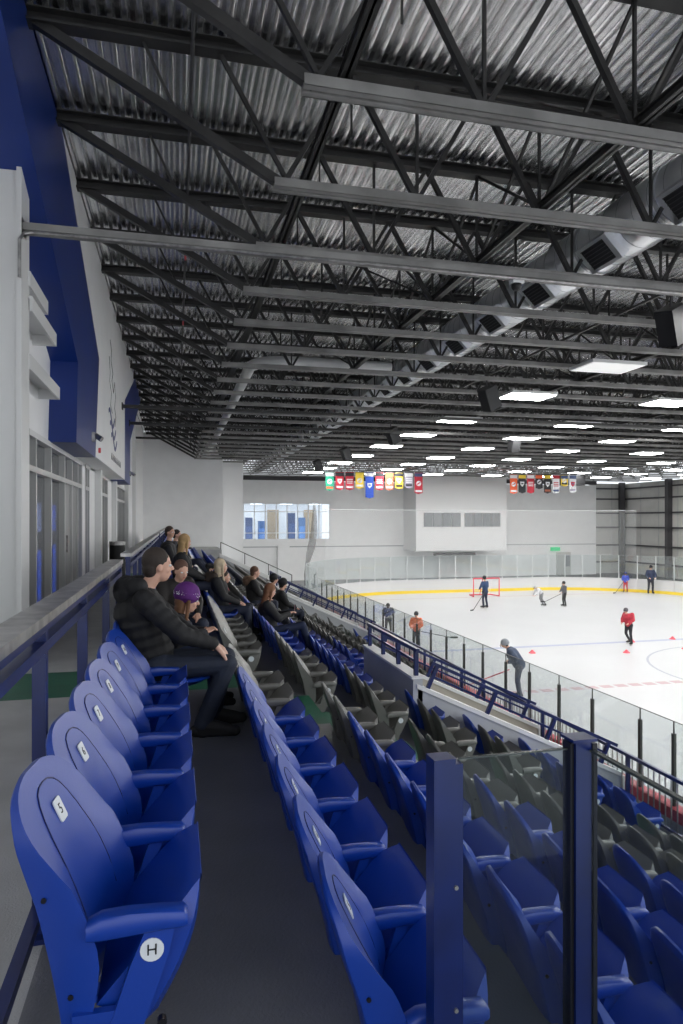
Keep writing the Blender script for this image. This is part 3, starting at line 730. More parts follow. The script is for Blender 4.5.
# goal net
def goal(x, y, rz):
    r = empty('goal', (x, y, ICE), 'red framed hockey goal standing before the far boards', 'goal'); r.rotation_euler = (0, 0, rz)
    MB().tube([(-.92, 0, 0), (-.92, 0, 1.22), (.92, 0, 1.22), (.92, 0, 0)], .045, 8).build('goal_frame', M['red'], r)
    MB().tube([(-.92, 0, .04), (-.75, 1.0, .04), (.75, 1.0, .04), (.92, 0, .04)], .04, 8).build('base_bar', M['red'], r)
    MB().tube([(-.92, 0, 1.2), (-.7, .55, 1.15), (.7, .55, 1.15), (.92, 0, 1.2)], .03, 8).build('top_bar', M['red'], r)
    MB().tube([(0, .55, 1.15), (0, 1.0, .04)], .03, 8).build('centre_bar', M['red'], r)
    b = MB()
    for i in range(13): t = -.7 + 1.4 * i / 12; b.bar((t, .55, 1.15), (t, 1.0, .04), .012)
    for i in range(9): t = i / 8; b.bar((-.7, .55 + .45 * t, 1.15 - 1.1 * t), (.7, .55 + .45 * t, 1.15 - 1.1 * t), .012)
    b.build('netting', M['cap'], r)['kind'] = 'stuff'
goal(19.9, 41.0, math.radians(0))
cones = [(18.3, 24.23, 'behind the skater in red'), (16.6, 22.3, 'in front of the skater in red'), (20.4, 24.4, 'upper one of the pair by the faceoff circle'), (19.3, 22.4, 'lower one of the pair by the faceoff circle'), (13.1, 23.1, 'alone near the glass')]
for x, y, t in cones:
    q = MB().tube([(0, 0, 0), (0, 0, .02), (0, 0, .04), (0, 0, .09), (0, 0, .12)], [.13, .13, .10, .05, .03], 12).build('marker_cone', M['red'], None, 40, (x, y, ICE)); tag(q, 'small red marker cone on the ice, ' + t, 'cone', 'red marker cones on the ice')

# ------------------------------------------------------------------ roof
W0, W1 = -1.9, 42.3
dk = MB(); pitch = .152; x = W0; vs = []; prof = []
while x < W1:
    prof += [(x, DECK), (x + .036, DECK), (x + .047, DECK + .004), (x + .055, DECK + .014), (x + .074, DECK + .060), (x + .120, DECK + .060), (x + .147, DECK)]; x += pitch
dv = []
for yy in (-1.5, 56.2):
    for px_, pz in prof: dv.append((px_, yy, pz))
n = len(prof); dk.add(dv, [(i, i + 1, n + i + 1, n + i) for i in range(n - 1)])
ceil = struct(dk.build('ceiling', M['deck'], smooth=36, fix=False))
struct(MB().box(W0 - 1, W1, -1.5, 57.2, DECK + .10, DECK + .2).build('roof_slab', M['girt']))
BP0, BPS = 1.15, 1.58
def joist(y, near, to_wall=False):
    j = link('roof_joist', None, ceil, (0, y, 0))
    t = MB()
    for s in (-1, 1):
        t.box(W0 + .2, W1, s * .055 - .045, s * .055 + .045, DECK - .012, DECK); t.box(W0 + .2, W1, s * .012 - .006, s * .012 + .006, DECK - .11, DECK - .01)
    t.box(W0 + .2, W1, -.085, .085, DECK - .135, DECK - .11)
    t.build('top_chord', M['joist'], j)
    x0 = WX if to_wall else BP0 - .1
    c = MB()
    for s in (-1, 1):
        c.box(x0, W1, s * .052 - .036, s * .052 + .036, CHORD - .055, CHORD - .043); c.box(x0, W1, s * .084 - .006, s * .084 + .006, CHORD - .055, CHORD + .04)
        c.box(x0, W1, s * .022 - .005, s * .022 + .005, CHORD - .052, CHORD + .04)
    c.build('bottom_chord', M['chord'], j)
    bars = [((W0 + .5, DECK - .1), (BP0, CHORD), .10, .085), ((-.35, DECK - .1), (.05, 4.28), .03, .03), ((.45, DECK - .1), (BP0 + .02, CHORD + .1), .045, .045)]
    k = 0; xb = BP0
    while xb < W1 - 2:
        xt = xb + BPS / 2
        heavy = .062 if k % 4 < 3 else .05
        bars.append(((xb, CHORD), (xt, DECK - .1), heavy * .8, heavy)); bars.append(((xt, DECK - .1), (xb + BPS, CHORD), heavy, heavy))
        bars.append(((xb, CHORD), (xb, DECK - .1), .032, .032) if k else ((xt, DECK - .1), (xt, 4.4), .02, .02))
        xb += BPS; k += 1
    rest = MB()
    for (xa, za), (xc, zc), w_, h_ in bars:
        if near and min(xa, xc) < 7.5: 
            b = MB(); 
            b.bar((xa, 0, za), (xc, 0, zc), w_, h_, up=(0, 1, 0)); b.build('web_bar', M['joist'], j)
        else: rest.bar((xa, 0, za), (xc, 0, zc), w_, h_, up=(0, 1, 0))
    o = rest.build('web_bars', M['joist'], j); o['kind'] = 'stuff'
JY = [5.67 + 1.765 * k for k in range(-3, 29)]
JY = [y for y in JY if y < 56]
for i, y in enumerate(JY): joist(y, 3 < y < 15)
for (x0, y, z) in ((-1.64, 7.98, 3.2), (-1.47, 19.8, 3.22), (-1.47, 22.8, 3.17), (-1.85, 31.2, 3.7)):
    b = MB()
    for s in (-1, 1): b.box(x0, 42, y + s * .05 - .03, y + s * .05 + .03, z - .05, z - .038); b.box(x0, 42, y + s * .08 - .006, y + s * .08 + .006, z - .05, z + .03)
    b.box(x0, x0 + .03, y - .12, y + .12, z - .1, z + .08)
    struct(b.build('tie_beam', M['chord' if y < 10 else 'joist'], ceil))
# lengthwise beams and cross bracing between joists
for k, xx in enumerate((1.42, 4.34, 10.65, 16.97, 23.3, 29.6, 35.9)):
    b = MB(); zz = 3.84 if k else 3.86
    b.box(xx - .05, xx + .05, -1, 55.9, zz - .05, zz - .038); b.box(xx - .05, xx + .05, -1, 55.9, zz + .038, zz + .05); b.box(xx - .012, xx + .012, -1, 55.9, zz - .05, zz + .05)
    b.build('lengthwise_beam', M['joist'], ceil)
    if k:
        xb = MB()
        for i in range(len(JY) - 1):
            xb.bar((xx, JY[i], CHORD + .1), (xx, JY[i + 1], DECK - .12), .035); xb.bar((xx, JY[i], DECK - .12), (xx, JY[i + 1], CHORD + .1), .035)
            if i % 3 == 0: xb.bar((xx, JY[i], CHORD + .1), (xx - 1.2, JY[i + 1], DECK - .12), .03); xb.bar((xx, JY[i], CHORD + .1), (xx + 1.2, JY[i + 1], DECK - .12), .03)
        xb.build('cross_bracing', M['joist'], ceil)
for xx in (7.9, 14, 20.1, 26.4, 33):
    MB().box(xx - .03, xx + .03, -1, 55.9, DECK - .18, DECK - .13).build('lengthwise_angle', M['joist'], ceil)
    MB().bar((xx, -1, CHORD + .07), (xx, 55.9, CHORD + .07), .04).build('lengthwise_angle', M['joist'], ceil)
# sprinkler line, conduit
sp = tag(MB().tube([(.17, .5, DECK - .22), (.17, 41, DECK - .22)], .022, 8).build('sprinkler_pipe', M['girt']), 'thin dark sprinkler pipe running lengthwise under the roof deck', 'pipe')
for y in (4.2, 8.6, 12.9, 17.2): MB().tube([(.17, y, DECK - .22), (.17, y, DECK - .34)], .02, 8).build('sprinkler_head', M['red'], sp)
cd = tag(MB().tube([(-1.62, 7.8, 2.6), (-1.62, 7.8, 3.0), (-1.59, 7.86, 3.09), (-1.5, 7.9, 3.13), (42, 7.9, 3.13)], .018, 8).build('conduit', M['steel']), 'steel conduit clipped under the roof joist tied to the white pillar', 'conduit')
e = empty('security_camera', (4.3, 7.98, 3.08), 'small white dome camera hanging under the tied roof joist', 'camera')
MB().box(-.08, .08, -.06, .06, 0, .06).build('bracket', M['cap'], e); MB().ell((0, 0, -.03), (.07, .07, .06)).build('dome', M['speaker'], e, smooth='all')
# round spiral duct
DX, DZ, DR = 6.47, 4.33, .42
pts = []; y = 1.0
du = empty('spiral_duct', (DX, 1.0, DZ), 'large round galvanised spiral duct running the length of the roof', 'duct')
MB().tube([(0, 0, 0), (0, 54.5, 0)], DR, 40).build('duct_body', M['duct'], du, smooth=40)
sm = MB(); nseg = 32
for kk in range(int(54 / .32)):
    y = kk * .32; vs = []
    sm.tube([(0, y - .006, 0), (0, y, 0), (0, y + .006, 0)], [DR + .001, DR + .007, DR + .001], nseg, caps=False)
s_ = sm.build('duct_seams', M['ductseam'], du, smooth='all', fix=False); s_['kind'] = 'stuff'
rot = Matrix.Rotation(math.radians(0), 3, 'X')
for i, y in enumerate([8.85 + 1.78 * k for k in range(-3, 24)]):
    gq = link('air_grille', None, du, (0, y - 1.0, 0)); gq.rotation_euler = (0, math.radians(45), 0)
    # local -z points down; after rotation it faces down and outwards
    MB().box(-.22, .22, -.36, .36, -DR - .10, -DR + .06).build('grille_box', M['duct'], gq)
    b = MB(); b.box(-.17, .17, -.26, .26, -DR - .104, -DR - .098); b.build('grille_mesh', M['grille'], gq)
    b = MB()
    for j in range(7): b.box(-.17 + j * .055, -.16 + j * .055, -.26, .26, -DR - .112, -DR - .102)
    b.build('grille_bars', M['girt'], gq)
    MB().tube([(0, .5, 0), (0, .56, 0)], DR + .02, 32).build('band', M['ductseam'], du, smooth=40, loc=(0, y - 1.0, 0))
# white pipe duct with elbow
pts = [(1.92, 46, 4.12)] + [(1.92, 18.2, 4.12)] + [(1.92 + .9 * (1 - math.cos(a)), 18.2 - .9 * math.sin(a), 4.12) for a in [PI / 2 * i / 8 for i in range(1, 9)]] + [(5.6, 17.3, 4.12)]
pd = tag(MB().tube(pts, .145, 16).build('white_air_pipe', M['pipe'], smooth=60), 'round white air pipe turning an elbow among the roof joists', 'pipe')
# lamps
LX = [9.45, 14.03, 18.6, 23.4, 28.1, 32.8, 37.4]; LY = [.2, 4.5, 8.9, 13.35, 16.95, 21.6, 25.55, 29.85, 34.55, 38.9, 43.0, 47.2]
LXW = ['first', 'second', 'third', 'fourth', 'fifth', 'sixth', 'seventh']; 
nl = 0
lampbody = MB().box(-.68, .68, -.46, .46, .0, .07).mesh('lamp_housing', M['cap']); 
diff = MB().box(-.65, .65, -.43, .43, -.012, .0).mesh('diffuser', M['lamp']); diffd = MB().box(-.65, .65, -.43, .43, -.012, .0).mesh('diffuser', M['lamp_dim'])
rod = MB().box(-.5, -.49, -.005, .005, .07, .25).box(.49, .5, -.005, .005, .07, .25).mesh('hanger', M['girt'])
for iy, y in enumerate(LY):
    for ix, x in enumerate(LX):
        if y < 12 and x < 12: pass
        dim = (ix == 0 and iy == 3)
        e = empty('ceiling_lamp', (x, y, 3.45), f'{"unlit" if dim else "bright"} rectangular ceiling lamp, {LXW[ix]} from the stand, {ordw(iy - 2) if iy > 2 else "nearest"} row along the roof' if iy > 2 else f'bright rectangular ceiling lamp above the near ice, {LXW[ix]} from the stand, {("closest", "next", "third")[iy]} overhead row', 'lamp', 'rectangular lamps over the ice')
        link('lamp_housing', lampbody, e); link('diffuser', diffd if dim else diff, e); link('hanger', rod, e); nl += 1
# speakers
for i, (x, y, t) in enumerate(((8.0, 9.55, 'nearest of the stand side row'), (8.05, 16.4, 'second of the stand side row'), (8.03, 24.5, 'third of the stand side row'), (8.0, 31.7, 'fourth of the stand side row'), (8.0, 38.4, 'farthest of the stand side row'), (14.0, 26.2, 'alone over the middle of the ice'))):
    e = empty('hanging_speaker', (x, y, 3.25), 'black box loudspeaker under the roof, ' + t, 'speaker', 'black loudspeakers under the roof')
    e.rotation_euler = (math.radians(12), math.radians(-28) if i < 5 else 0, math.radians(10))
    MB().box(-.2, .2, -.17, .17, -.3, .3).build('cabinet', M['speaker'], e)
    MB().box(-.205, -.2, -.14, .14, -.26, .26).build('speaker_grille', M['grille'], e); MB().bar((0, 0, .3), (.12, 0, .62), .03).build('bracket', M['girt'], e)
# banners
BC = {'g': (.01, .28, .17), 'r': (.45, .02, .04), 'y': (.80, .58, .06), 'b': (.02, .07, .42), 'k': (.02, .02, .025), 'w': (.72, .72, .74), 'o': (.75, .12, .04), 'br': (.38, .10, .05), 'p': (.35, .32, .40), 'n': (.06, .09, .20)}
BM = {k: mat('banner_' + k, v, .7) for k, v in BC.items()}
row1 = [('g', 'w', 'o', 'green white and orange banner with round crest'), ('r', 'k', 'w', 'dark red banner with black top and white lower band'), ('r', 'k', 'w', 'red banner with black top beside the yellow one'), ('y', 'y', 'w', 'yellow banner with pale round crest and pointed foot'), ('b', 'w', 'b', 'long blue and white banner hanging lowest'), ('r', 'k', 'w', 'red banner with black top after the long blue one'), ('br', 'o', 'w', 'brownish orange banner with round crest'), ('y', 'k', 'k', 'yellow and black banner with short tail'), ('p', 'w', 'k', 'pale violet banner with white patch'), ('r', 'n', 'w', 'long maroon banner with white disc, last of its row')]
row2 = [('o', 'w', 'w', 'white banner with orange red shield top'), ('k', 'y', 'k', 'black and gold banner after the white and orange one'), ('r', 'w', 'r', 'crimson banner with white bands'), ('k', 'o', 'k', 'short black banner with orange disc'), ('k', 'y', 'br', 'tall black and gold banner in the middle of its row'), ('w', 'r', 'n', 'white banner with red disc and navy foot'), ('y', 'n', 'k', 'small yellow and navy pennant'), ('w', 'n', 'p', 'white banner with navy lettering bars, last of its row')]
def banners(rw, x0, y0, x1, y1, zt, g, hs):
    n = len(rw); dx = (x1 - x0) / n; 
    for i, (a, b_, c, lab) in enumerate(rw):
        x = x0 + dx * (i + .5); y = y0 + (y1 - y0) * (i + .5) / n; h = hs[i]; w_ = dx * .43
        o = MB().poly([(-w_, 0), (w_, 0), (w_, -h + .08), (0, -h), (-w_, -h + .08)], 1, -.012, .012).build('hanging_banner', BM[a], None, False, (x, y, zt)); tag(o, lab, 'banner', g)
        MB().box(-w_, w_, -.02, -.012, -.26, -.03).build('top_band', BM[b_], o)
        cr = BM['w' if a != 'w' else 'r']; zc = -h * .5
        if i % 3 == 0: MB().tube([(0, -.012, zc), (0, -.022, zc)], w_ * .62, 14).build('crest', cr, o); MB().bar((-w_ * .4, -.024, zc - .06), (w_ * .4, -.024, zc + .08), .01, .07).build('crest_stroke', BM[a if a != 'w' else 'n'], o)
        elif i % 3 == 1:
            MB().poly([(-w_ * .6, zc + .16), (w_ * .6, zc + .16), (w_ * .5, zc - .05), (0, zc - .2), (-w_ * .5, zc - .05)], 1, -.022, -.012).build('crest', cr, o); MB().box(-w_ * .3, w_ * .3, -.028, -.022, zc - .02, zc + .06).build('crest_stroke', BM[a if a != 'w' else 'n'], o)
        else:
            for dz in (.12, 0, -.12): MB().box(-w_ * .7, w_ * .7, -.022, -.012, zc + dz - .03, zc + dz + .03).build('stripe', cr, o)
        MB().box(-w_ * .8, w_ * .8, -.02, -.012, -h + .14, -h + .28).build('lower_band', BM[c], o)
        MB().box(-w_, w_, -.03, .03, 0, .05).build('hanging_rod', M['girt'], o)
        MB().bar((0, 0, .04), (0, 0, DECK + .03 - zt), .012).build('hanging_cord', M['girt'], o)
banners(row1, 9.7, 44.3, 16.4, 43.4, 3.28, 'pennants in the row over the end boards', [1.25, 1.2, 1.2, 1.1, 1.75, 1.2, 1.2, 1.1, 1.05, 1.45])
banners(row2, 22.4, 42.6, 27.4, 42.2, 3.22, 'pennants in the row beside the press box', [1.35, 1.3, 1.3, 1.0, 1.3, 1.3, .8, 1.25])
MB_ = tag(MB().box(27.2, 29.0, 43.6, 44.1, 2.6, 3.3).build('scoreboard_back', M['speaker']), 'dark box hanging under the roof after the second banner row', 'box')
MB().bar((28, 43.85, 3.3), (28, 43.85, DECK + .03), .06).build('bracket', M['girt'], MB_)

# ------------------------------------------------------------------ people
def remeshed(b, voxel, name, m, smooth=6):
    me = b.mesh('tmp', m); o = bpy.data.objects.new('tmp', me); C.objects.link(o)
    r = o.modifiers.new('r', 'REMESH'); r.mode = 'VOXEL'; r.voxel_size = voxel
    s = o.modifiers.new('s', 'SMOOTH'); s.iterations = smooth; s.factor = .5
    dg = bpy.context.evaluated_depsgraph_get(); me2 = bpy.data.meshes.new_from_object(o.evaluated_get(dg))
    bpy.data.objects.remove(o); bpy.data.meshes.remove(me)
    me2.name = name; me2.polygons.foreach_set('use_smooth', [True] * len(me2.polygons))
    if not me2.materials: me2.materials.append(m)
    return me2
def cap(b, p, q, r1, r2=None, n=12, puff=0):
    r2 = r1 if r2 is None else r2; p = Vector(p); q = Vector(q); d = q - p; L = d.length
    if L < 1e-5: b.ell(p, (r1, r1, r1)); return
    d.normalize(); pts = []; rs = []
    for a in (80, 50, 20): a = math.radians(a); pts.append(p - d * r1 * math.sin(a)); rs.append(r1 * math.cos(a))
    k = max(2, int(L / .035)) if puff else 2
    for i in range(k + 1):
        t = i / k; pts.append(p + d * L * t); rr = r1 + (r2 - r1) * t
        rs.append(rr * (1 + puff * (1 if i % 2 else -1)))
    for a in (20, 50, 80): a = math.radians(a); pts.append(q + d * r2 * math.sin(a)); rs.append(r2 * math.cos(a))
    b.tube(pts, rs, n)
def rotz(v, a): return Vector((v[0] * math.cos(a) - v[1] * math.sin(a), v[0] * math.sin(a) + v[1] * math.cos(a), v[2]))
def hand(b, wrist, d, nrm, s=1, curl=.5, side=1):
    """palm and five bent fingers; d points along the fingers, nrm out of the back of the hand, side = which side the thumb leaves"""
    w_ = Vector(wrist); d = Vector(d).normalized(); nrm = Vector(nrm); nrm = (nrm - d * nrm.dot(d)).normalized(); a = d.cross(nrm).normalized() * side
    for k in (-1.3, -.45, .45, 1.3): cap(b, w_ + d * .01 * s + a * k * .012 * s, w_ + d * .082 * s + a * k * .019 * s, .0145 * s, .012 * s, 8)
    for k, L in zip((1.5, .5, -.5, -1.45), (.070, .080, .074, .056)):
        p = w_ + d * .085 * s + a * k * .0195 * s; d1 = (d - nrm * curl * .5).normalized(); d2 = (d - nrm * curl * 1.6).normalized()
        q = p + d1 * L * .52 * s; cap(b, p, q, .0098 * s, .0088 * s, 8); cap(b, q, q + d2 * L * .48 * s, .0088 * s, .0075 * s, 8)
    p = w_ + d * .022 * s + a * .026 * s; d1 = (d * .65 + a * .75 - nrm * .2).normalized(); q = p + d1 * .045 * s; cap(b, p, q, .0135 * s, .011 * s, 8)
    cap(b, q, q + (d1 + d * .5 - nrm * curl * .4).normalized() * .03 * s, .0105 * s, .0085 * s, 8)
SIT = dict(hip=(.26, .09, .50), knee=(.70, .11, .52), ankle=(.70, .11, .09), toe=(.86, .13, .035), waist=(.25, 0, .66), chest=(.22, 0, .88), neck=(.23, 0, 1.05), head=(.27, 0, 1.20), sho=(.21, .17, .98), elb=(.33, .25, .75), wri=(.56, .12, .63))
STAND = dict(hip=(0, .09, .90), knee=(.05, .12, .50), ankle=(-.02, .14, .10), toe=(.16, .16, .05), waist=(0, 0, 1.05), chest=(.02, 0, 1.28), neck=(.03, 0, 1.50), head=(.06, 0, 1.65), sho=(.02, .19, 1.42), elb=(.08, .28, 1.16), wri=(.28, .18, 1.02))
def cm(c):
    k = 'c%03d%03d%03d' % tuple(int(v * 999) for v in c)
    if k not in M: M[k] = mat('cloth_' + k, c, .75, var=.15, vscale=14, bump=.15, bscale=160)
    return M[k]
def person(x, y, z, rz, label, pose='sit', over=None, s=1.0, lod=1, jacket=(.012, .012, .013), trousers=(.015, .02, .04), shoes=(.01, .01, .01), hair=(.05, .03, .02), style='short', yaw=0, pitch=0, puff=0, hood=None, group='spectators seated in the stand', cat='person', hat=None, pads=0, skate=False, name='person', gloves=None):
    J = dict(SIT if pose == 'sit' else STAND)
    if over: J.update(over)
    vox = {0: .0075, 1: .014, 2: .03}[lod]
    def g(k, side=1):
        kk = k + ('L' if side > 0 else 'R')
        if kk in J: return Vector(J[kk]) * s
        v = J[k]; return Vector((v[0], v[1] * side, v[2])) * s
    T = lambda v: v
    H = g('head'); N_ = g('neck'); ch = g('chest'); wa = g('waist')
    Rh = Matrix.Rotation(yaw, 3, 'Z') @ Matrix.Rotation(pitch, 3, 'Y')
    hs = s * (1.0 if s > .85 else 1.12)
    def hp(v): return H + Rh @ (Vector(v) * hs)
    body = MB()
    body.ell(hp((-.005, 0, .025)), (.097 * hs, .077 * hs, .100 * hs), Rh, 16, 12)
    body.ell(hp((.032, 0, -.045)), (.060 * hs, .055 * hs, .070 * hs), Rh, 14, 10)
    body.ell(hp((.040, 0, -.088)), (.036 * hs, .034 * hs, .026 * hs), Rh)
    cap(body, hp((.092, 0, .010)), hp((.108, 0, -.022)), .009 * hs, .014 * hs, 8)
    for sd in (-1, 1):
        body.ell(hp((.0, sd * .078, -.01)), (.018 * hs, .010 * hs, .030 * hs), Rh, 8, 6)
        body.ell(hp((.075, sd * .032, .028)), (.018 * hs, .026 * hs, .010 * hs), Rh, 8, 6)
        body.ell(hp((.062, sd * .038, -.030)), (.022 * hs, .022 * hs, .020 * hs), Rh, 8, 6)
    body.ell(hp((.086, 0, -.058)), (.012 * hs, .026 * hs, .010 * hs), Rh, 8, 6)
    cap(body, N_, hp((-.01, 0, -.05)), .056 * s, .052 * s)
    cap(body, ch + Vector((0, .06 * s, 0)), ch - Vector((0, .06 * s, 0)), .11 * s); cap(body, wa, ch, .12 * s, .13 * s); cap(body, ch, N_, .11 * s, .06 * s)
    hl, hr = g('hip', 1), g('hip', -1); cap(body, hl, hr, .105 * s); cap(body, (hl + hr) / 2, wa, .12 * s, .12 * s)
    for sd in (1, -1):
        cap(body, g('sho', sd), g('elb', sd), .050 * s, .040 * s); cap(body, g('elb', sd), g('wri', sd), .038 * s, .026 * s); cap(body, ch, g('sho', sd), .08 * s, .055 * s)
        cap(body, g('hip', sd), g('knee', sd), .085 * s, .055 * s); cap(body, g('knee', sd), g('ankle', sd), .055 * s, .036 * s); cap(body, g('ankle', sd), g('toe', sd), .036 * s, .032 * s)
        dd = g('wri', sd) - g('elb', sd); hk = 'hand' + ('L' if sd > 0 else 'R')
        hd, hn, cu = J.get(hk, (tuple(dd.normalized()), (0, 0, 1) if pose == 'sit' else (0, sd, .3), .6))
        if lod < 2: hand(body, g('wri', sd), hd, hn, s * (1.28 if lod == 0 and s > .9 else 1.05), cu, side=sd)
        else: cap(body, g('wri', sd), g('wri', sd) + Vector(hd).normalized() * .12 * s, .04 * s, .035 * s, 8)
    root = link(name, remeshed(body, vox, 'body', M['skin'], 4 if lod == 0 else 3), None, (x, y, z)); root.rotation_euler = (0, 0, rz)
    tag(root, label, cat, group)
    # clothing
    e = .022 + pads * .5
    jk = MB()
    cap(jk, wa + Vector((0, 0, -.10 * s)), ch, (.135 + e + puff * .4) * s, (.14 + e + puff * .4) * s, 16, puff); cap(jk, ch + Vector((0, .07 * s, .03 * s)), ch + Vector((0, -.07 * s, .03 * s)), (.115 + e) * s)
    cap(jk, ch, N_ - (N_ - ch) * .22, (.125 + e) * s, (.060 + e * .7) * s)
    for sd in (1, -1):
        w_ = g('wri', sd); el = g('elb', sd)
        cap(jk, ch + Vector((0, 0, .03 * s)), g('sho', sd), (.09 + e) * s, (.058 + e) * s); cap(jk, g('sho', sd), el, (.060 + e) * s, (.048 + e) * s, 14, puff); cap(jk, el, el + (w_ - el) * .93, (.048 + e) * s, (.034 + e * .6) * s, 14, puff)
    link('jacket' if not pads else 'jersey', remeshed(jk, vox * 1.1, 'jacket', cm(jacket), 3), root)
    tr = MB(); cap(tr, hl, hr, .125 * s); cap(tr, (hl + hr) / 2, wa, .13 * s, .125 * s)
    for sd in (1, -1):
        k = 1 + pads * 2
        cap(tr, g('hip', sd), g('knee', sd), .100 * s * k, .070 * s * k); cap(tr, g('knee', sd), g('ankle', sd) + Vector((0, 0, .0 * s)), .070 * s * k, .062 * s)
    link('trousers', remeshed(tr, vox * 1.2, 'trousers', cm(trousers), 3), root)
    for sd in (1, -1):
        sh = MB(); a, t = g('ankle', sd), g('toe', sd); d = (t - a); d.z = 0; d.normalize()
        lo = a.z - .09 * s if False else min(a.z, t.z)
        zb = t.z - .035 * s + .04 * s
        heel = Vector((a.x, a.y, zb)) - d * .05 * s; toe = Vector((t.x, t.y, zb)) + d * .03 * s
        cap(sh, heel, toe, .044 * s, .040 * s); cap(sh, a, Vector((a.x, a.y, zb)), .058 * s, .052 * s); cap(sh, Vector((a.x, a.y, zb + .045 * s)), toe - d * .05 * s + Vector((0, 0, .012 * s)), .055 * s, .042 * s)
        so = link('skate' if skate else 'shoe', remeshed(sh, vox * 1.1, 'shoe', cm(shoes), 2), root)
        if skate: MB().bar(heel + Vector((0, 0, -.06 * s)), toe + Vector((0, 0, -.06 * s)), .012, .05).build('blade', M['steel'], so)
    # hair
    hb = MB(); hm_ = cm(hair)
    if style != 'none':
        hb.ell(hp((-.018, 0, .045)), (.100 * hs, .086 * hs, .098 * hs), Rh, 16, 12)
        hb.ell(hp((-.055, 0, -.015)), (.058 * hs, .078 * hs, .075 * hs), Rh)
        if style == 'long':
            hb.ell(hp((-.050, 0, -.08)), (.050 * hs, .078 * hs, .12 * hs), Rh, 12, 8); hb.ell(hp((-.060, 0, -.20)), (.036 * hs, .066 * hs, .11 * hs), Rh, 12, 8)
            for sd in (-1, 1): cap(hb, hp((0, sd * .078, .04)), hp((.015, sd * .085, -.20)), .020 * hs, .016 * hs); cap(hb, hp((.015, sd * .085, -.2)), hp((.035, sd * .08, -.28)), .022 * hs, .01)
        link('hair', remeshed(hb, vox, 'hair', hm_, 2), root)
    if hat:
        kind, col = hat; b = MB()
        if kind == 'beanie':
            b.ell(hp((-.016, 0, .055)), (.122 * hs, .108 * hs, .108 * hs), Rh, 18, 12); b.tube([hp((-.012, 0, .008)), hp((-.012, 0, .055))], [.108 * hs, .116 * hs], 20)
        elif kind == 'helmet':
            b.ell(hp((-.008, 0, .045)), (.128 * hs, .105 * hs, .115 * hs), Rh, 16, 10)
        elif kind == 'cap':
            b.ell(hp((-.012, 0, .06)), (.108 * hs, .092 * hs, .085 * hs), Rh, 16, 10); cap(b, hp((.07, -.03, .05)), hp((.17, 0, .035)), .03 * hs, .02 * hs); cap(b, hp((.07, .03, .05)), hp((.17, 0, .035)), .03 * hs, .02 * hs)
        ho = link(kind, remeshed(b, vox, kind, cm(col), 2), root)
        if kind == 'helmet':
            q = MB()
            for k in range(-2, 3): q.tube([hp((.10, k * .022, .02)), hp((.125, k * .022, -.04)), hp((.095, k * .02, -.10))], .004 * hs, 5)
            q.build('face_cage', M['post_dark'], ho)
        if kind == 'beanie' and lod == 0:
            q = MB(); random.seed(3)
            for i in range(120):
                a = random.uniform(0, 2 * PI); h = random.random() ** 1.4 * .085; rr = math.sqrt(max(0, 1 - (h / .10) ** 2))
                v = Vector((.122 * rr * math.cos(a) - .016, .108 * rr * math.sin(a), .04 + h)); q.ell(hp(v), (.0035, .0035, .0035), None, 5, 4)
            q.build('sequins', M['cap'], ho)['kind'] = 'stuff'
    if hood:
        b = MB(); zc = N_ + Vector((-.07 * s, 0, .0))
        for i in range(9):
            a = PI * (.05 + .9 * i / 8) + PI / 2; p = N_ + Vector((.105 * math.cos(a) * 1.1 - .03, .14 * math.sin(a), .01)) * s; b.ell(p, (.062 * s, .062 * s, .065 * s))
        b.ell(N_ + Vector((-.14, 0, -.03)) * s, (.10 * s, .16 * s, .115 * s)); link('hood', remeshed(b, vox * 1.1, 'hood', cm(hood), 2), root)
    if lod < 2:
        for sd in (-1, 1):
            eye = MB().ell(hp((.080, sd * .033, .005)), (.014 * hs, .015 * hs, .010 * hs), Rh, 10, 8).build('eye', M['cap'], root, smooth='all')
            if lod == 0: MB().ell(hp((.0915, sd * .033, .005)), (.004 * hs, .006 * hs, .006 * hs), Rh, 8, 6).build('iris', M['ink'], eye)
        MB().ell(hp((.094, 0, -.060)), (.006 * hs, .022 * hs, .005 * hs), Rh, 8, 6).build('mouth', cm((.35, .12, .10)), root)
    return root
R = math.radians
# man in the black quilted jacket, hand on his knee
person(BX(1) - .045, 5.06, FZ(1), 0, 'man in black quilted hooded jacket and dark jeans seated with a hand on his knee', lod=0,
       over=dict(hip=(.25, .10, .50), knee=(.76, .13, .52), kneeR=(.75, -.15, .52), ankleR=(.57, -.14, .09), toeR=(.77, -.17, .035), ankle=(.66, .13, .09), toe=(.85, .14, .035),
                 waist=(.20, 0, .66), chest=(.13, 0, .90), neck=(.18, 0, 1.08), head=(.255, 0, 1.225), sho=(.15, .19, 1.01), shoR=(.17, -.19, 1.0), elbR=(.42, -.27, .76), wriR=(.655, -.18, .67), elb=(.36, .25, .78), wri=(.60, .12, .64),
                 handR=((.62, .10, -.78), (.75, -.1, .6), .35), handL=((.9, -.3, -.3), (.2, 0, 1), .5)),
       puff=.05, jacket=(.007, .007, .008), hood=(.006, .006, .007), hair=(.030, .021, .016), yaw=R(12), trousers=(.012, .018, .035), s=.99)
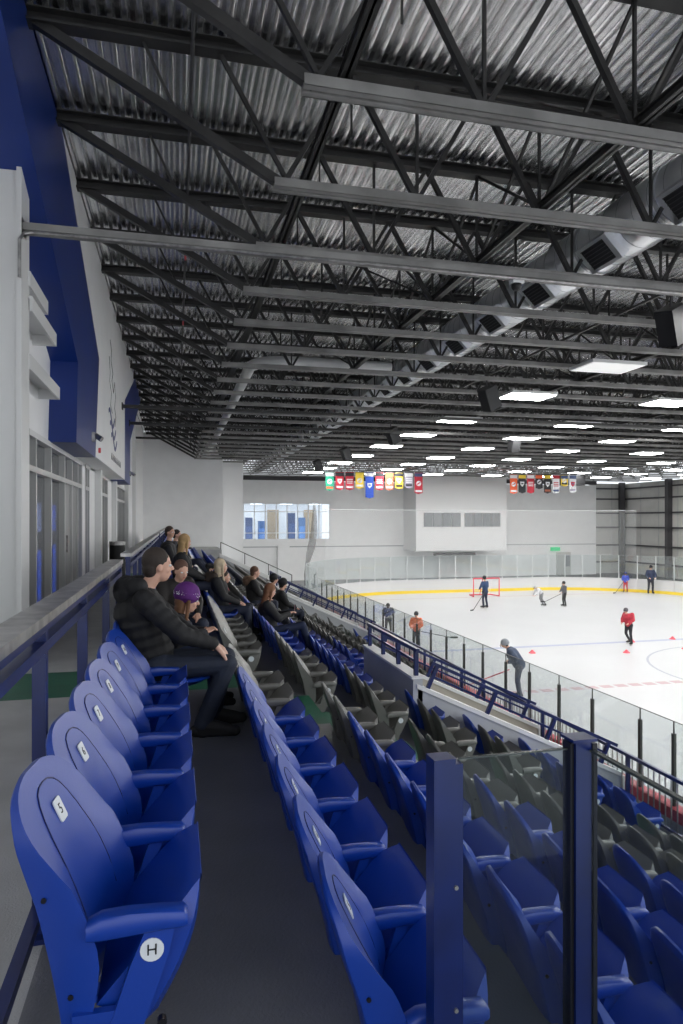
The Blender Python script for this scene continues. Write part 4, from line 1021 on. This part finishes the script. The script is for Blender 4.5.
person(BX(1), 5.60, FZ(1), 0, 'girl with long brown hair in purple sequined beanie seated beside the man', lod=0, s=.80,
       over=dict(hip=(.34, .09, .58), knee=(.78, .10, .60), ankle=(.80, .10, .16), toe=(.94, .12, .10), waist=(.36, 0, .70), chest=(.40, 0, .86), neck=(.46, 0, 1.00), head=(.53, 0, 1.13), sho=(.40, .14, .94), elb=(.52, .20, .78), wri=(.70, .06, .80), handR=((.7, .4, .3), (.2, -.3, .9), .8), handL=((.7, -.4, .3), (.2, .3, .9), .8)),
       hair=(.16, .075, .035), style='long', hat=('beanie', (.10, .015, .16)), jacket=(.012, .012, .016), trousers=(.015, .03, .09), yaw=R(8), pitch=R(12))
person(BX(1) + .24, 7.75, FZ(1), R(-62), 'person in dark brown coat leaning over beside the aisle, pink face turned back', lod=1, over=dict(head=(.36, 0, 1.14), neck=(.30, 0, 1.02)), s=.88, jacket=(.012, .009, .008), hair=(.10, .05, .035), pitch=R(14))
person(BX(1) + .20, 11.0, FZ(1), R(0), 'woman with long blonde hair in black coat seated in the top row', hair=(.45, .29, .13), style='long', yaw=R(30), pitch=R(10))
person(BX(1) + .24, 12.6, FZ(1), R(-25), 'child in bright blue jacket and black cap leaning forward in the top row', s=.85, jacket=(.02, .07, .42), hat=('cap', (.01, .01, .012)), over=dict(hip=(.34, .09, .56), knee=(.78, .10, .60), ankle=(.80, .10, .14), toe=(.94, .12, .08)))
person(BX(1) + .02, 14.6, FZ(1), R(-15), 'dark haired man in black jacket reclining in the top row', lod=1, jacket=(.02, .02, .022), yaw=R(-20), over=dict(head=(.20, 0, 1.30), neck=(.18, 0, 1.14), chest=(.15, 0, .95)))
person(BX(1) + .1, 17.0, FZ(1), R(-15), 'person in dark coat with legs stretched out, farthest in the top row', lod=1, jacket=(.02, .02, .026), hair=(.03, .02, .018), over=dict(knee=(.8, .12, .56), ankle=(1.05, .12, .3), toe=(1.15, .13, .42)))
person(BX(2) - .09, 11.0, FZ(2), R(-8), 'blonde woman in black coat with fur trimmed hood in the second row', hair=(.62, .50, .34), style='long', hood=(.05, .035, .025), jacket=(.010, .010, .011), yaw=R(25))
person(BX(2) + .06, 11.6, FZ(2), R(-12), 'child in red jacket sitting beyond the blonde woman', s=.82, jacket=(.35, .012, .02), hair=(.05, .03, .02), over=dict(hip=(.34, .09, .56), knee=(.78, .10, .60), ankle=(.80, .10, .14), toe=(.94, .12, .08)))
person(BX(3) + .05, 14.9, FZ(3), R(0), 'brown haired person in parka with tan fur hood in the third row', hair=(.14, .07, .04), hood=(.20, .12, .07), jacket=(.014, .013, .013))
person(BX(3) - .12, 11.2, FZ(3), R(-5), 'woman with long chestnut hair in black jacket looking at a phone', hair=(.22, .10, .05), style='long', jacket=(.012, .012, .013), yaw=R(20), pitch=R(18), trousers=(.010, .018, .05), s=.97,
       over=dict(wri=(.60, .06, .82), elb=(.40, .24, .76), kneeR=(.82, -.10, .62), ankleR=(.95, -.05, .25), toeR=(1.08, -.05, .2)))
o = MB().box(-.006, .006, -.036, .036, -.07, .07).build('phone', M['speaker'], None, False, (BX(3) - .12 + .69, 11.2, FZ(3) + .86)); tag(o, 'small dark phone held by the chestnut haired woman', 'phone')
MB().box(-.0075, -.006, -.032, .032, -.064, .064).build('screen', mat('phone_screen', (.6, .3, .3), .3), o)
person(BX(4) + .02, 16.2, FZ(4), 0, 'person in black knit hat and black jacket, nearer of two in the fourth row', hat=('beanie', (.010, .010, .012)), hair=(.02, .015, .01), yaw=R(30))
person(BX(4), 17.6, FZ(4), 0, 'person in black knit hat and black jacket, farther of two in the fourth row', hat=('beanie', (.012, .012, .014)), hair=(.03, .02, .015), yaw=R(20))
# skaters
def stick(x, y, z, p, q, lab, col='post_dark'):
    o = MB(); p = Vector(p); q = Vector(q); o.bar(p, q, .03, .022); d = Vector((q.x - p.x, q.y - p.y, 0)); d = d.normalized() if d.length > .01 else Vector((1, 0, 0))
    o = o.build('hockey_stick', M[col], None, False, (x, y, z)); MB().bar(q, q + d * .28 + Vector((0, 0, 0)), .02, .07).build('stick_blade', M['speaker'], o); tag(o, lab, 'stick', 'sticks of the skaters'); return o
SK = 'skaters on the ice'
person(17.25, 35.7, ICE + .03, R(110), 'coach in navy tracksuit standing on the ice before the goal', 'stand', lod=2, s=1.02, jacket=(.03, .06, .14), trousers=(.02, .03, .06), hat=('helmet', (.02, .02, .025)), skate=True, group=SK)
stick(17.25, 35.7, ICE, (-.05, -.2, 1.05), (-1.15, -.9, .04), 'long stick held low by the coach in navy')
person(22.1, 35.3, ICE + .03, R(180), 'child in black and white striped jersey standing on the ice', 'stand', lod=2, s=.80, jacket=(.10, .10, .11), trousers=(.02, .02, .02), hat=('helmet', (.02, .02, .02)), skate=True, group=SK, pads=.03)
stick(22.1, 35.3, ICE, (-.2, 0, .75), (-1.2, .1, .30), 'stick held out between the striped child and the white one')
person(20.9, 35.8, ICE + .03, R(185), 'child in white jersey bending forward on the ice', 'stand', lod=2, s=.78, jacket=(.62, .62, .64), trousers=(.25, .25, .26), hat=('helmet', (.6, .6, .6)), skate=True, group=SK, pads=.03,
       over=dict(chest=(.28, 0, 1.15), neck=(.45, 0, 1.28), head=(.55, 0, 1.38), sho=(.38, .18, 1.22), elb=(.5, .25, .95), wri=(.62, .15, .80), ankle=(-.25, .16, .10), toe=(-.1, .16, .05)))
person(17.75, 23.7, ICE + .03, R(200), 'skater in red jersey and black trousers gliding between cones', 'stand', lod=2, s=.86, jacket=(.45, .03, .05), trousers=(.02, .02, .025), hat=('helmet', (.08, .07, .08)), skate=True, group=SK, pads=.03,
       over=dict(chest=(.10, 0, 1.25), neck=(.18, 0, 1.45), head=(.24, 0, 1.58), ankleR=(-.30, -.16, .14), toeR=(-.14, -.2, .07), kneeR=(.02, -.14, .50)))
person(9.12, 24.9, ICE + .03, R(235), 'child in orange jersey and black helmet standing behind the side glass', 'stand', lod=2, s=.80, jacket=(.80, .16, .04), trousers=(.03, .04, .035), shoes=(.6, .6, .6), hat=('helmet', (.03, .035, .04)), skate=True, group=SK, pads=.05)
stick(9.12, 24.9, ICE, (.15, -.1, .70), (1.3, -.3, .45), 'stick held out by the child in orange')
person(9.0, 28.1, ICE + .03, R(80), 'skater in black leaning by the side glass beyond the orange child', 'stand', lod=2, s=.80, jacket=(.05, .05, .055), trousers=(.05, .05, .05), hat=('helmet', (.05, .05, .05)), skate=True, group=SK, pads=.03, over=dict(head=(.2, 0, 1.55), neck=(.14, 0, 1.42)))
person(9.35, 17.2, ICE + .03, R(150), 'skater in navy jersey passing close behind the side glass', 'stand', lod=2, s=1.0, jacket=(.05, .07, .12), trousers=(.06, .07, .10), hat=('helmet', (.30, .32, .35)), skate=True, group=SK, pads=.04, over=dict(chest=(.18, 0, 1.22), neck=(.3, 0, 1.4), head=(.4, 0, 1.5), sho=(.24, .19, 1.32)))
stick(9.35, 17.2, ICE, (-.3, 0, .85), (-1.5, .5, .30), 'stick with red shaft of the skater in navy', 'red')
person(30.6, 41.2, ICE + .03, R(220), 'child in blue jersey and red socks skating by the far boards', 'stand', lod=2, s=.78, jacket=(.05, .08, .40), trousers=(.45, .04, .05), hat=('helmet', (.03, .05, .2)), skate=True, group=SK, pads=.03)
stick(30.6, 41.2, ICE, (-.2, 0, .7), (-1.1, -.4, .04), 'stick of the child in blue at far boards')
person(31.6, 39.9, ICE + .03, R(250), 'tall skater in dark navy standing at the far corner of the boards', 'stand', lod=2, s=1.08, jacket=(.02, .03, .07), trousers=(.03, .03, .04), hat=('helmet', (.03, .03, .04)), skate=True, group=SK, pads=.02)
